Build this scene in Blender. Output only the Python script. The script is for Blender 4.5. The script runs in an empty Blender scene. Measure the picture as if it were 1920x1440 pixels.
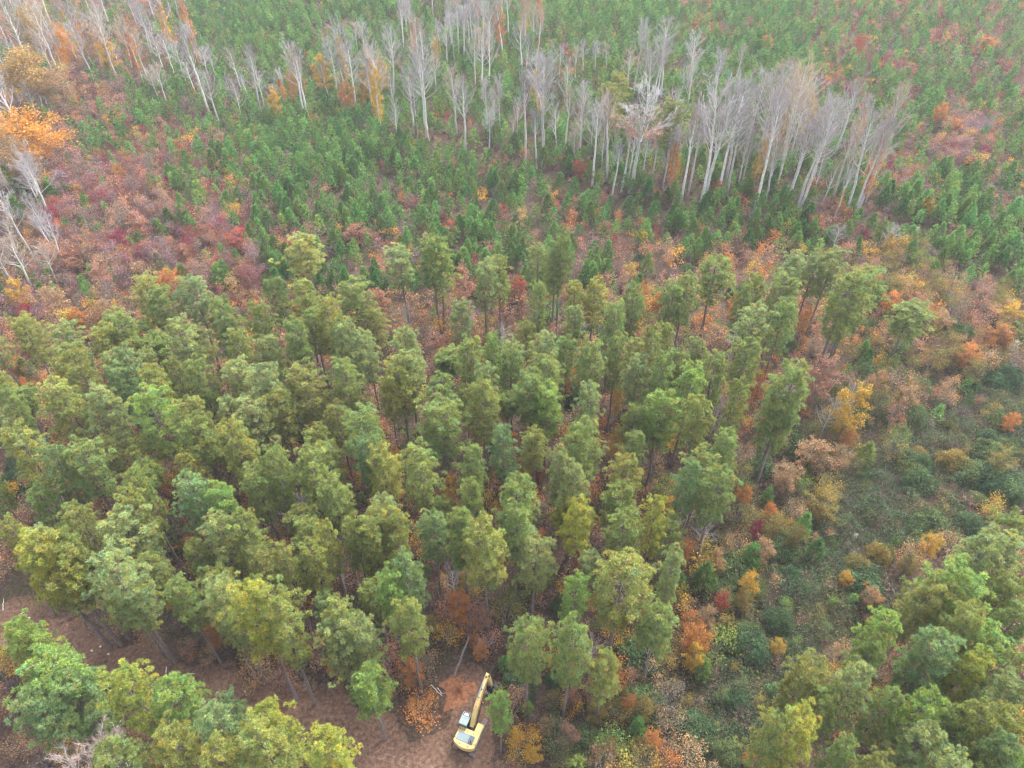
import bpy, math, random
import numpy as np
from mathutils import Vector

# ------------------------------------------------------------------ camera, light, exposure
SC = bpy.context.scene
COL = SC.collection
PITCH = math.radians(42.4)
CAM_H = 85.0
FPX = 1332.0                       # focal length in pixels of the 1920 px wide photograph
cam = bpy.data.cameras.new("camera")
cam.sensor_width = 34.6
cam.lens = 24.0
cam.clip_start = 0.5
cam.clip_end = 6000
camo = bpy.data.objects.new("camera", cam)
camo.location = (0, 0, CAM_H)
camo.rotation_euler = (math.pi / 2 - PITCH, 0, 0)
COL.objects.link(camo)
SC.camera = camo

SUN_EL, SUN_AZ = math.radians(52), math.radians(40)      # azimuth clockwise from +Y
world = bpy.data.worlds.new("World")
SC.world = world
world.use_nodes = True
wn = world.node_tree
wn.nodes.clear()
sky = wn.nodes.new("ShaderNodeTexSky")
sky.sky_type = 'NISHITA'
sky.sun_disc = False
sky.sun_elevation = SUN_EL
sky.sun_rotation = SUN_AZ
sky.air_density = 1.0
sky.dust_density = 4.0
hsv = wn.nodes.new("ShaderNodeHueSaturation")
hsv.inputs["Saturation"].default_value = 0.35        # overcast: the cloud deck greys the blue
bg = wn.nodes.new("ShaderNodeBackground")
bg.inputs["Strength"].default_value = 0.15
wo = wn.nodes.new("ShaderNodeOutputWorld")
wn.links.new(sky.outputs[0], hsv.inputs["Color"])
wn.links.new(hsv.outputs[0], bg.inputs["Color"])
wn.links.new(bg.outputs[0], wo.inputs["Surface"])
sun = bpy.data.lights.new("sun", 'SUN')
sun.energy = 1.05
sun.angle = math.radians(22)
sun.color = (1.0, 0.95, 0.88)
suno = bpy.data.objects.new("sun", sun)
sd = Vector((math.sin(SUN_AZ) * math.cos(SUN_EL), math.cos(SUN_AZ) * math.cos(SUN_EL), math.sin(SUN_EL)))
suno.rotation_euler = sd.to_track_quat('Z', 'Y').to_euler()
suno.location = (0, 0, 300)
COL.objects.link(suno)
SC.view_settings.view_transform = 'Standard'
SC.view_settings.look = 'None'
SC.view_settings.exposure = 2.1
SC.view_settings.gamma = 1.0
SC.cycles.max_bounces = 6
SC.cycles.diffuse_bounces = 4
SC.cycles.glossy_bounces = 1
SC.cycles.transmission_bounces = 2
SC.cycles.volume_bounces = 0
SC.cycles.use_denoising = True
SC.cycles.filter_width = 1.3

rng = np.random.default_rng(7)
rnd = random.Random(11)

# ------------------------------------------------------------------ pixel <-> world
CP, SP = math.cos(PITCH), math.sin(PITCH)


def ray(px, py):
    x, u = (px - 960) / FPX, -(py - 720) / FPX
    return np.array([x, CP + u * SP, -SP + u * CP])


def at(px, py, z=0.0):
    d = ray(px, py)
    t = (z - CAM_H) / d[2]
    return d[0] * t, d[1] * t, z


def project(x, y, z):
    """pixel of a world point, and its depth along the axis (arrays welcome)"""
    dz = z - CAM_H
    depth = y * CP - dz * SP
    up = y * SP + dz * CP
    depth = np.maximum(depth, 1e-3)
    return 960 + FPX * x / depth, 720 - FPX * up / depth, depth


def height_at_top(x, y, px, py):
    d = ray(px, py)
    k = y / d[1]
    return CAM_H + d[2] * k


def ground_h(x, y):
    s = np.clip((np.asarray(y, float) - 115) / 90, 0, 1)
    s = s * s * (3 - 2 * s)
    return s * (1.3 * np.sin(np.asarray(x, float) / 31 + 0.7) * np.cos(np.asarray(y, float) / 37) + 0.7 * np.sin(np.asarray(x, float) / 17 - np.asarray(y, float) / 23))


def ground_at(px, py):
    z = 0.0
    for _ in range(5):
        x, y, _z = at(px, py, z)
        z = float(ground_h(x, y))
    return x, y, z


# zones of the place, one letter per 80 px of the photograph:
# P young pines, Q young pines mixed with autumn saplings, R red and orange saplings, H floor of the bare stand,
# L hardwood edge, S sparse brush, B brown shrubs, V green gully, F floor under tall pines, T dirt track
ZONES = [
    "LLLLPPPPPHHHPPPPQPPQQQQQ",
    "LLLLHHPPPHHHHQPPPPPQQQQQ",
    "LLRHHHHHHHHHHHHHHPPQQPQQ",
    "LRQQQQPPPPHHHHHHHHHHPQRQ",
    "LRRRQQPPPPPPPPHHHHHHHQPQ",
    "LRRRRRQPPQPPPQQPPQPQSPPP",
    "LRRRRRPPPQPQPQQFFFFBBBPP",
    "RRRFFFFFFFFFFFFFFFFFBBBB",
    "RRFFFFFFFFFFFFFFFFFFBBBB",
    "RFFFFFFFFFFFFFFFFFFBBBBV",
    "FFFFFFFFFFFFFFFFFFBBBVVV",
    "FFFFFFFFFFFFFFFFFBBBVVVV",
    "FFFFFFFFFFFFFFFFBBBVVVVF",
    "FFFFFFFFFFFFFFFFBBVVVFFF",
    "TFFFFFFFFFFFFFFBBVVVFFFF",
    "FTTTFFFFFFFFFFFBBVVFFFFF",
    "FFFTTTTFFFTTFBBBVVVFFFFF",
    "FFFFFFTTTTTTBBBBVVFFFFFF",
]
ZA = np.array([[ord(c) for c in r] for r in ZONES])


def zone_of(x, y):
    x, y = np.asarray(x, float), np.asarray(y, float)
    px, py, _ = project(x, y, ground_h(x, y))
    wob = np.sin(px / 41 + py / 29) * 20 + np.sin(px / 17 - py / 23) * 12
    c = np.clip(((px + wob) / 80).astype(int), 0, 23)
    r = np.clip(((py + 0.6 * wob) / 80).astype(int), 0, 17)
    return ZA[r, c]


# ------------------------------------------------------------------ materials
def mat(name):
    m = bpy.data.materials.new(name)
    m.use_nodes = True
    nt = m.node_tree
    nt.nodes.clear()
    out = nt.nodes.new("ShaderNodeOutputMaterial")
    return m, nt, out


def foliage(name, trans=0.3, rough=0.55, spec=0.25):
    m, nt, out = mat(name)
    N, L = nt.nodes.new, nt.links.new
    at_ = N("ShaderNodeAttribute"); at_.attribute_name = "tint"
    oi = N("ShaderNodeObjectInfo")
    mx = N("ShaderNodeMix"); mx.data_type = 'RGBA'; mx.blend_type = 'MULTIPLY'; mx.inputs[0].default_value = 1.0
    L(at_.outputs["Color"], mx.inputs[6]); L(oi.outputs["Color"], mx.inputs[7])
    p = N("ShaderNodeBsdfPrincipled")
    p.inputs["Roughness"].default_value = rough
    p.inputs["Specular IOR Level"].default_value = spec
    L(mx.outputs[2], p.inputs["Base Color"])
    t = N("ShaderNodeBsdfTranslucent"); L(mx.outputs[2], t.inputs["Color"])
    ms = N("ShaderNodeMixShader"); ms.inputs[0].default_value = trans
    L(p.outputs[0], ms.inputs[1]); L(t.outputs[0], ms.inputs[2]); L(ms.outputs[0], out.inputs["Surface"])
    return m


def rough_mat(name, c1, c2, scale=3.0, rough=0.85, bump=0.3, metal=0.0, c3=None, objcol=False, spec=0.3, detail=6.0):
    m, nt, out = mat(name)
    N, L = nt.nodes.new, nt.links.new
    tc = N("ShaderNodeTexCoord")
    no = N("ShaderNodeTexNoise"); no.inputs["Scale"].default_value = scale; no.inputs["Detail"].default_value = detail
    L(tc.outputs["Object"], no.inputs["Vector"])
    cr = N("ShaderNodeValToRGB")
    cr.color_ramp.elements[0].position = 0.35; cr.color_ramp.elements[0].color = (*c1, 1)
    cr.color_ramp.elements[1].position = 0.65; cr.color_ramp.elements[1].color = (*c2, 1)
    if c3:
        e = cr.color_ramp.elements.new(0.8); e.color = (*c3, 1)
    L(no.outputs["Fac"], cr.inputs["Fac"])
    p = N("ShaderNodeBsdfPrincipled")
    p.inputs["Roughness"].default_value = rough
    p.inputs["Metallic"].default_value = metal
    p.inputs["Specular IOR Level"].default_value = spec
    src = cr.outputs["Color"]
    if objcol:
        oi = N("ShaderNodeObjectInfo")
        mx = N("ShaderNodeMix"); mx.data_type = 'RGBA'; mx.blend_type = 'MULTIPLY'; mx.inputs[0].default_value = 1.0
        L(src, mx.inputs[6]); L(oi.outputs["Color"], mx.inputs[7]); src = mx.outputs[2]
    L(src, p.inputs["Base Color"])
    if bump:
        b = N("ShaderNodeBump"); b.inputs["Strength"].default_value = bump; b.inputs["Distance"].default_value = 0.05
        L(no.outputs["Fac"], b.inputs["Height"]); L(b.outputs[0], p.inputs["Normal"])
    L(p.outputs[0], out.inputs["Surface"])
    return m


M_NEEDLE = foliage("pine_needles", 0.34, 0.5, 0.3)
M_LEAF = foliage("autumn_leaves", 0.35, 0.6, 0.15)
M_VINE = foliage("vine_leaves", 0.25, 0.65, 0.15)
M_BRUSH = foliage("dry_brush", 0.1, 0.8, 0.1)
M_PINEBARK = rough_mat("pine_bark", (0.13, 0.10, 0.09), (0.24, 0.20, 0.18), 5.0, 0.95, 0.6)
M_PALEBARK = rough_mat("pale_bark", (0.48, 0.47, 0.45), (0.70, 0.69, 0.67), 2.0, 0.9, 0.3, objcol=True)
M_TWIG = rough_mat("grey_twigs", (0.20, 0.17, 0.16), (0.30, 0.26, 0.25), 4.0, 0.9, 0.2)
M_WOOD = rough_mat("split_wood", (0.48, 0.36, 0.25), (0.66, 0.55, 0.42), 6.0, 0.8, 0.3)


def ground_material():
    m, nt, out = mat("forest_floor")
    N, L = nt.nodes.new, nt.links.new
    g = N("ShaderNodeNewGeometry")
    def noise(sc, det=6.0, ro=0.6):
        n = N("ShaderNodeTexNoise"); n.inputs["Scale"].default_value = sc; n.inputs["Detail"].default_value = det; n.inputs["Roughness"].default_value = ro
        L(g.outputs["Position"], n.inputs["Vector"]); return n
    def ramp(src, stops):
        r = N("ShaderNodeValToRGB")
        r.color_ramp.elements[0].position, r.color_ramp.elements[0].color = stops[0][0], (*stops[0][1], 1)
        r.color_ramp.elements[1].position, r.color_ramp.elements[1].color = stops[-1][0], (*stops[-1][1], 1)
        for p_, c in stops[1:-1]:
            e = r.color_ramp.elements.new(p_); e.color = (*c, 1)
        L(src, r.inputs["Fac"]); return r
    fine = ramp(noise(2.2, 8).outputs["Fac"], [(0.3, (0.035, 0.027, 0.022)), (0.5, (0.075, 0.053, 0.04)), (0.64, (0.12, 0.085, 0.06)), (0.76, (0.18, 0.135, 0.095))])
    patch = ramp(noise(0.13, 4).outputs["Fac"], [(0.36, (0.9, 0.75, 0.7)), (0.52, (1, 1, 1)), (0.66, (0.72, 0.95, 0.62))])
    mx = N("ShaderNodeMix"); mx.data_type = 'RGBA'; mx.blend_type = 'MULTIPLY'; mx.inputs[0].default_value = 1.0
    L(fine.outputs[0], mx.inputs[6]); L(patch.outputs[0], mx.inputs[7])
    p = N("ShaderNodeBsdfPrincipled"); p.inputs["Roughness"].default_value = 0.95; p.inputs["Specular IOR Level"].default_value = 0.1
    L(mx.outputs[2], p.inputs["Base Color"])
    b = N("ShaderNodeBump"); b.inputs["Strength"].default_value = 0.7; b.inputs["Distance"].default_value = 0.25
    L(noise(1.2, 8).outputs["Fac"], b.inputs["Height"]); L(b.outputs[0], p.inputs["Normal"])
    L(p.outputs[0], out.inputs["Surface"])
    return m


def soil_material(name, stops, sc=1.6, bump=0.6):
    m, nt, out = mat(name)
    N, L = nt.nodes.new, nt.links.new
    g = N("ShaderNodeNewGeometry")
    n = N("ShaderNodeTexNoise"); n.inputs["Scale"].default_value = sc; n.inputs["Detail"].default_value = 9; n.inputs["Roughness"].default_value = 0.65
    L(g.outputs["Position"], n.inputs["Vector"])
    r = N("ShaderNodeValToRGB")
    r.color_ramp.elements[0].position, r.color_ramp.elements[0].color = stops[0][0], (*stops[0][1], 1)
    r.color_ramp.elements[1].position, r.color_ramp.elements[1].color = stops[-1][0], (*stops[-1][1], 1)
    for p_, c in stops[1:-1]:
        e = r.color_ramp.elements.new(p_); e.color = (*c, 1)
    L(n.outputs["Fac"], r.inputs["Fac"])
    p = N("ShaderNodeBsdfPrincipled"); p.inputs["Roughness"].default_value = 0.95; p.inputs["Specular IOR Level"].default_value = 0.1
    L(r.outputs[0], p.inputs["Base Color"])
    b = N("ShaderNodeBump"); b.inputs["Strength"].default_value = bump; b.inputs["Distance"].default_value = 0.15
    L(n.outputs["Fac"], b.inputs["Height"]); L(b.outputs[0], p.inputs["Normal"])
    L(p.outputs[0], out.inputs["Surface"])
    return m


# ------------------------------------------------------------------ mesh builder
class MB:
    """collects vertices, faces (3 or 4 corners), a tint per vertex and a material slot per face"""

    def __init__(self):
        self.V, self.C, self.F3, self.F4, self.M3, self.M4, self.n = [], [], [], [], [], [], 0

    def add(self, V, F, col=(1, 1, 1), mi=0):
        V = np.asarray(V, np.float32).reshape(-1, 3)
        F = np.asarray(F, np.int64)
        c = np.asarray(col, np.float32)
        if c.ndim == 1:
            c = np.broadcast_to(c, (len(V), 3))
        self.V.append(V); self.C.append(c)
        if F.shape[1] == 3:
            self.F3.append(F + self.n); self.M3.append(np.full(len(F), mi))
        else:
            self.F4.append(F + self.n); self.M4.append(np.full(len(F), mi))
        self.n += len(V)
        return self

    def arrays(self):
        V = np.concatenate(self.V); C = np.concatenate(self.C)
        F3 = np.concatenate(self.F3) if self.F3 else np.zeros((0, 3), int)
        F4 = np.concatenate(self.F4) if self.F4 else np.zeros((0, 4), int)
        return V, C, F3, F4

    def mesh(self, name, mats, smooth=False):
        V, C, F3, F4 = self.arrays()
        me = bpy.data.meshes.new(name)
        me.vertices.add(len(V)); me.vertices.foreach_set("co", V.ravel().astype(np.float32))
        loops = np.concatenate([F3.ravel(), F4.ravel()]).astype(np.int32)
        me.loops.add(len(loops)); me.loops.foreach_set("vertex_index", loops)
        tot = np.concatenate([np.full(len(F3), 3), np.full(len(F4), 4)]).astype(np.int32)
        st = np.concatenate([[0], np.cumsum(tot)[:-1]]).astype(np.int32)
        me.polygons.add(len(tot)); me.polygons.foreach_set("loop_start", st)
        mi = np.concatenate(self.M3 + self.M4).astype(np.int32)
        me.polygons.foreach_set("material_index", mi)
        me.polygons.foreach_set("use_smooth", np.full(len(tot), bool(smooth)))
        ca = me.attributes.new("tint", 'FLOAT_COLOR', 'POINT')
        ca.data.foreach_set("color", np.concatenate([C, np.ones((len(C), 1), np.float32)], 1).ravel().astype(np.float32))
        for m in (mats if isinstance(mats, (list, tuple)) else [mats]):
            me.materials.append(m)
        me.update(calc_edges=True)
        me.validate()
        return me


def unit(v):
    return v / np.maximum(np.linalg.norm(v, axis=-1, keepdims=True), 1e-9)


def tube(mb, pts, radii, n=6, mi=0, col=(1, 1, 1), cap=True):
    pts = np.asarray(pts, float); k = len(pts)
    d = unit(np.gradient(pts, axis=0))
    ref = np.array([0.0, 0, 1]) if abs(d[0][2]) < 0.9 else np.array([1.0, 0, 0])
    a = unit(np.cross(d, ref)); b = np.cross(d, a)
    th = np.arange(n) * 2 * math.pi / n
    ring = a[:, None, :] * np.cos(th)[None, :, None] + b[:, None, :] * np.sin(th)[None, :, None]
    V = pts[:, None, :] + ring * np.asarray(radii, float)[:, None, None]
    i = np.arange(k - 1)[:, None] * n; j = np.arange(n)[None, :]; j2 = (j + 1) % n
    F = np.stack([i + j, i + j2, i + n + j2, i + n + j], -1).reshape(-1, 4)
    mb.add(V.reshape(-1, 3), F, col, mi)
    if cap:
        for e, fl in ((0, True), (k - 1, False)):
            ring_i = V[e]
            c = pts[e]
            vv = np.vstack([ring_i, c])
            f = np.array([[q, (q + 1) % n, n] for q in range(n)])
            mb.add(vv, f[:, ::-1] if fl else f, col, mi)
    return mb


def blades(mb, P, D, length, width, col, mi=0):
    """thin triangles from base points P along D"""
    n = len(P)
    D = unit(D)
    s = unit(np.cross(D, unit(rng.normal(size=(n, 3)))))
    length = np.broadcast_to(np.asarray(length, float), (n,))[:, None]
    width = np.broadcast_to(np.asarray(width, float), (n,))[:, None]
    V = np.stack([P - s * width / 2, P + s * width / 2, P + D * length], 1).reshape(-1, 3)
    F = np.arange(3 * n).reshape(-1, 3)
    c = np.repeat(np.asarray(col, float), 3, 0) if np.ndim(col) == 2 else col
    return mb.add(V, F, c, mi)


def cards(mb, P, size, col, mi=0, up=0.8, asp=0.7):
    """leaf-shaped diamonds"""
    n = len(P)
    nn = unit(rng.normal(size=(n, 3)) + np.array([0, 0, up]))
    t = unit(np.cross(nn, rng.normal(size=(n, 3)))); b = np.cross(nn, t)
    s = np.broadcast_to(np.asarray(size, float), (n,))[:, None] / 2
    V = np.stack([P + t * s, P + b * s * asp, P - t * s, P - b * s * asp], 1).reshape(-1, 3)
    F = np.arange(4 * n).reshape(-1, 4)
    c = np.repeat(np.asarray(col, float), 4, 0) if np.ndim(col) == 2 else col
    return mb.add(V, F, c, mi)


def vary(n, amt=0.25, hue=0.12, g=None):
    g = g or rng
    v = 1 + g.uniform(-amt, amt, (n, 1))
    h = g.normal(0, hue, (n, 1))
    return np.clip(v * np.concatenate([1 + h, np.ones((n, 1)), 1 - h], 1), 0.2, 2.5)


# ------------------------------------------------------------------ objects, tags, records
WHITE = (1, 1, 1, 1)


def link(name, me, parent=None, color=None):
    o = bpy.data.objects.new(name, me)
    COL.objects.link(o)
    if parent is not None:
        o.parent = parent
    if color is not None:
        o.color = (*color[:3], 1)
    return o


def tag(o, label=None, cat=None, group=None, kind=None):
    if label: o["label"] = label
    if cat: o["category"] = cat
    if group: o["group"] = group
    if kind: o["kind"] = kind
    return o


def structure(name, me):
    return tag(link(name, me), kind="structure")


RECORDS = []       # (object, look, x, y, z of its top, class) for the labels written at the end


def note(o, look, x, y, z, cls):
    px, py, d = project(x, y, z)
    RECORDS.append(dict(o=o, look=look, px=float(px), py=float(py), d=float(d), cls=cls))


# ------------------------------------------------------------------ ground
def build_ground():
    xs = np.unique(np.concatenate([np.arange(-300, 301, 6), np.linspace(-1200, -300, 20), np.linspace(300, 1200, 20)]))
    ys = np.unique(np.concatenate([np.arange(-20, 461, 6), np.linspace(-400, -20, 12), np.linspace(460, 1800, 24)]))
    X, Y = np.meshgrid(xs, ys)
    Z = ground_h(X, Y)
    V = np.stack([X, Y, Z], -1).reshape(-1, 3)
    nx, ny = len(xs), len(ys)
    i = (np.arange(ny - 1)[:, None] * nx + np.arange(nx - 1)[None, :]).ravel()
    F = np.stack([i, i + 1, i + nx + 1, i + nx], 1)
    mb = MB().add(V, F)
    structure("ground", mb.mesh("ground", ground_material(), True))


build_ground()


def ribbon(name, pix, width, z, m, wob=0.6, seed=1):
    """a strip of bare earth along a polyline"""
    g = np.random.default_rng(seed)
    P = np.array([at(*p, 0)[:2] for p in pix])
    seg = np.linalg.norm(np.diff(P, axis=0), axis=1)
    s = np.concatenate([[0], np.cumsum(seg)])
    n = int(s[-1] / 0.8)
    q = np.linspace(0, s[-1], n)
    c = np.stack([np.interp(q, s, P[:, 0]), np.interp(q, s, P[:, 1])], 1)
    d = unit(np.gradient(c, axis=0)); nrm = np.stack([-d[:, 1], d[:, 0]], 1)
    k = 9
    ww = np.interp(q, s, width) if np.ndim(width) else np.full(n, width)
    l = ww / 2 + np.convolve(g.normal(0, wob, n), np.ones(4) / 2, 'same')
    r = ww / 2 + np.convolve(g.normal(0, wob, n), np.ones(4) / 2, 'same')
    t = np.linspace(-1, 1, k)
    off = np.where(t[None, :] < 0, t[None, :] * l[:, None], t[None, :] * r[:, None])
    V = np.zeros((n, k, 3)); V[:, :, :2] = c[:, None, :] + nrm[:, None, :] * off[:, :, None]
    V[:, :, 2] = z + 0.05 * (1 - np.abs(t))[None, :] * g.uniform(0, 1, (n, k))
    i = (np.arange(n - 1)[:, None] * k + np.arange(k - 1)[None, :]).ravel()
    F = np.stack([i, i + 1, i + k + 1, i + k], 1)
    return structure(name, MB().add(V.reshape(-1, 3), F).mesh(name, m, True)), c, ww


M_TRACK = soil_material("pine_straw_earth", [(0.3, (0.05, 0.033, 0.025)), (0.45, (0.12, 0.07, 0.048)), (0.58, (0.17, 0.103, 0.072)), (0.72, (0.22, 0.16, 0.11))], 2.2)
M_SOIL = soil_material("dug_red_clay", [(0.3, (0.10, 0.05, 0.03)), (0.48, (0.24, 0.105, 0.055)), (0.62, (0.32, 0.145, 0.075)), (0.75, (0.38, 0.22, 0.13))], 2.4, 1.0)
track_o, TRK, TRKW = ribbon("dirt_track", [(-160, 1120), (0, 1160), (140, 1205), (300, 1262), (460, 1310), (600, 1350), (720, 1400), (860, 1450), (1000, 1500)],
                            [4.6, 4.6, 5.0, 5.2, 5.2, 5.2, 5.6, 5.8, 5.6], 0.008, M_TRACK, 0.9, 3)
clr_o, CLR, CLRW = ribbon("clearing", [(860, 1470), (880, 1400), (885, 1340), (880, 1290), (868, 1245)], [4.0, 5.0, 5.5, 6.2, 3.5], 0.02, M_TRACK, 0.8, 5)


def dug_soil():
    g = np.random.default_rng(4)
    cx, cy, _ = at(858, 1297, 0)
    n, m = 26, 44
    V = []
    th = np.linspace(0, 2 * math.pi, m, endpoint=False)
    edge = 0.92 + 0.2 * np.sin(3 * th + 1) + 0.13 * np.sin(5 * th) + 0.09 * np.sin(9 * th + 2) + 0.06 * np.sin(14 * th)
    for i in range(n):
        r = i / (n - 1)
        x = cx + 2.15 * r * edge * np.cos(th); y = cy + 2.2 * r * edge * np.sin(th)
        z = 0.03 + 0.42 * (1 - r ** 2) * (0.55 + 0.3 * np.sin(2.1 * x + 1) * np.sin(1.7 * y) + 0.3 * g.uniform(-1, 1, m))
        z = np.where(r > 0.97, -0.02, np.maximum(z, 0.02))
        V.append(np.stack([x, y, z], 1))
    V = np.concatenate(V)
    i = np.arange(n - 1)[:, None] * m; j = np.arange(m)[None, :]; j2 = (j + 1) % m
    F = np.stack([i + j, i + j2, i + m + j2, i + m + j], -1).reshape(-1, 4)
    structure("dug_soil", MB().add(V, F).mesh("dug_soil", M_SOIL, True))
    return cx, cy


SOIL = dug_soil()


def keep_clear(x, y):
    """True where the track, the clearing or the excavator leaves no room for plants"""
    x, y = np.asarray(x, float), np.asarray(y, float)
    out = np.zeros(x.shape, bool)
    for c, w, k in ((TRK, TRKW, 0.46), (CLR, CLRW, 0.5)):
        for (qx, qy), ww in zip(c[::3], w[::3]):
            out |= (x - qx) ** 2 + (y - qy) ** 2 < (ww * k) ** 2
    out |= (x - SOIL[0]) ** 2 + (y - SOIL[1]) ** 2 < 5.0
    out |= (x + 4.3) ** 2 + (y - 33.6) ** 2 < 9.5
    return out


# ------------------------------------------------------------------ templates
def pine_template(seed, H=20.0, R=2.3, L=9.5):
    global rng
    rng = np.random.default_rng(seed)
    crown, trunk = MB(), MB()
    z = np.linspace(0, H - 0.3, 12)
    bend = np.cumsum(rng.normal(0, 0.05, (12, 2)), 0); bend -= bend[0]
    tube(trunk, np.concatenate([bend, z[:, None]], 1), 0.21 * (1 - z / H) ** 0.8 + 0.025, 8)
    trunk_xy = lambda q: np.array([np.interp(q, z, bend[:, 0]), np.interp(q, z, bend[:, 1])])
    z0 = H - L
    for _ in range(rng.integers(4, 9)):        # dead stubs below the crown
        q = rng.uniform(z0 - 4, z0 + 0.5); a = rng.uniform(0, 6.28)
        b = np.array([*trunk_xy(q), q]); d = np.array([math.cos(a), math.sin(a), rng.uniform(-0.2, 0.3)])
        ln = rng.uniform(0.6, 1.8)
        tube(trunk, [b, b + d * ln * 0.5, b + d * ln], [0.035, 0.025, 0.01], 4)
    tufts, tdir, tcol = [], [], []
    nb = 60
    lop = rng.uniform(0, 6.28)
    for k in range(nb):
        t = (k + rng.uniform(0, 1)) / nb
        q = z0 + L * (t ** 0.9)
        prof = math.sqrt(max(0.02, 1 - ((t - 0.36) / 0.69) ** 2)) * (0.7 + 0.3 * min(1, t / 0.3))
        a = k * 2.399 + rng.normal(0, 0.3)
        ln = R * prof * rng.uniform(0.5, 1.18) * (1 + 0.2 * math.cos(a - lop) + 0.12 * math.sin(2 * a + 5 * t)) * (1.0 if rng.random() > 0.12 else 1.3)
        rise = (0.05 + 0.75 * t) * ln
        b = np.array([*trunk_xy(q), q - 0.35 * rise])
        e = b + np.array([math.cos(a) * ln, math.sin(a) * ln, rise])
        mid = (b + e) / 2 + np.array([0, 0, -0.12 * ln * (1 - t)])
        tube(trunk, [b, mid, e], [0.05, 0.035, 0.012], 4, cap=False)
        out = unit(e - b)
        ns = 2 + int(2.2 * prof * R / 2.3)
        for s in range(ns):                    # each clump is a dome of tufts round a branchlet end
            u = 1 - 0.7 * (s / ns)
            p = b * (1 - u) ** 2 + 2 * mid * u * (1 - u) + e * u * u
            if s: p = p + np.array([math.cos(a + 1.57), math.sin(a + 1.57), 0.1]) * rng.choice([-1, 1]) * rng.uniform(0.3, 0.75) * prof
            rad = rng.uniform(0.2, 0.34)
            cv = vary(1, 0.24, 0.07)[0]
            for q in range(7):
                o_ = unit(unit(rng.normal(size=3)) + out * 0.5 + np.array([0, 0, 0.55]))
                tufts.append(p + o_ * rad)
                tdir.append(unit(o_ + np.array([0, 0, 0.35]))); tcol.append(cv)
    for k in range(10):                        # leader
        tufts.append(np.array([*trunk_xy(H), H - rng.uniform(0, 1.3)]) + np.append(rng.normal(0, 0.22, 2), 0.0)); tdir.append(np.array([0, 0, 1.0])); tcol.append(np.ones(3))
    T, D = np.array(tufts), np.array(tdir)
    n = 20
    tv = np.array(tcol) * vary(len(T), 0.12, 0.05)
    old = rng.random(len(T)) < 0.09            # ageing yellow tufts
    tv[old] *= np.array([1.3, 1.03, 0.8])
    P = np.repeat(T, n, 0); DD = np.repeat(D, n, 0)
    sp = unit(rng.normal(size=P.shape))
    dirs = unit(DD * 0.8 + sp)
    P = P + dirs * 0.05
    col = np.repeat(tv, n, 0) * vary(len(P), 0.2, 0.05)
    blades(crown, P, dirs, rng.uniform(0.2, 0.34, len(P)), rng.uniform(0.045, 0.075, len(P)), col)
    return dict(trunk=trunk.mesh("pine_trunk", M_PINEBARK, True), crown=crown.mesh("pine_crown", M_NEEDLE), H=H, R=R)


def young_pine_template(seed, full=True):
    """unit height 5 m; returns the builder"""
    global rng
    rng = np.random.default_rng(seed)
    mb = MB()
    H = 5.0
    if full:
        tube(mb, [(0, 0, 0), (0.03, 0.02, 2.5), (0, 0, H - 0.4)], [0.07, 0.045, 0.015], 5, mi=1, col=(0.2, 0.15, 0.12))
    T, D = [], []
    nw = 9 if full else 6
    for w in range(nw):
        t = (w + 0.5) / nw
        z = 0.5 + (H - 0.9) * t
        r = 1.12 * (1 - t ** 1.25) * rng.uniform(0.8, 1.2) + 0.1
        nb = (6 if full else 4)
        for k in range(nb):
            a = k * 6.283 / nb + w * 1.1 + rng.normal(0, 0.25)
            m = (3 if r > 0.5 else 2) if full else 2
            for s in range(m):
                u = 1 - 0.6 * s / m
                T.append((math.cos(a) * r * u, math.sin(a) * r * u, z + 0.45 * r * u + rng.normal(0, 0.06)))
                D.append((math.cos(a) * 0.7, math.sin(a) * 0.7, 1.0))
    T.append((0, 0, H - 0.35)); D.append((0, 0, 1))
    T, D = np.array(T), unit(np.array(D))
    n = 12 if full else 5
    P = np.repeat(T, n, 0); dirs = unit(np.repeat(D, n, 0) * 0.75 + unit(rng.normal(size=P.shape)))
    col = np.repeat(vary(len(T), 0.2, 0.08), n, 0) * vary(len(P), 0.15, 0.04)
    if full:
        blades(mb, P, dirs, rng.uniform(0.3, 0.5, len(P)), rng.uniform(0.07, 0.12, len(P)), col)
    else:
        blades(mb, P, dirs, rng.uniform(0.45, 0.75, len(P)), rng.uniform(0.15, 0.24, len(P)), col)
    return mb


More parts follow.
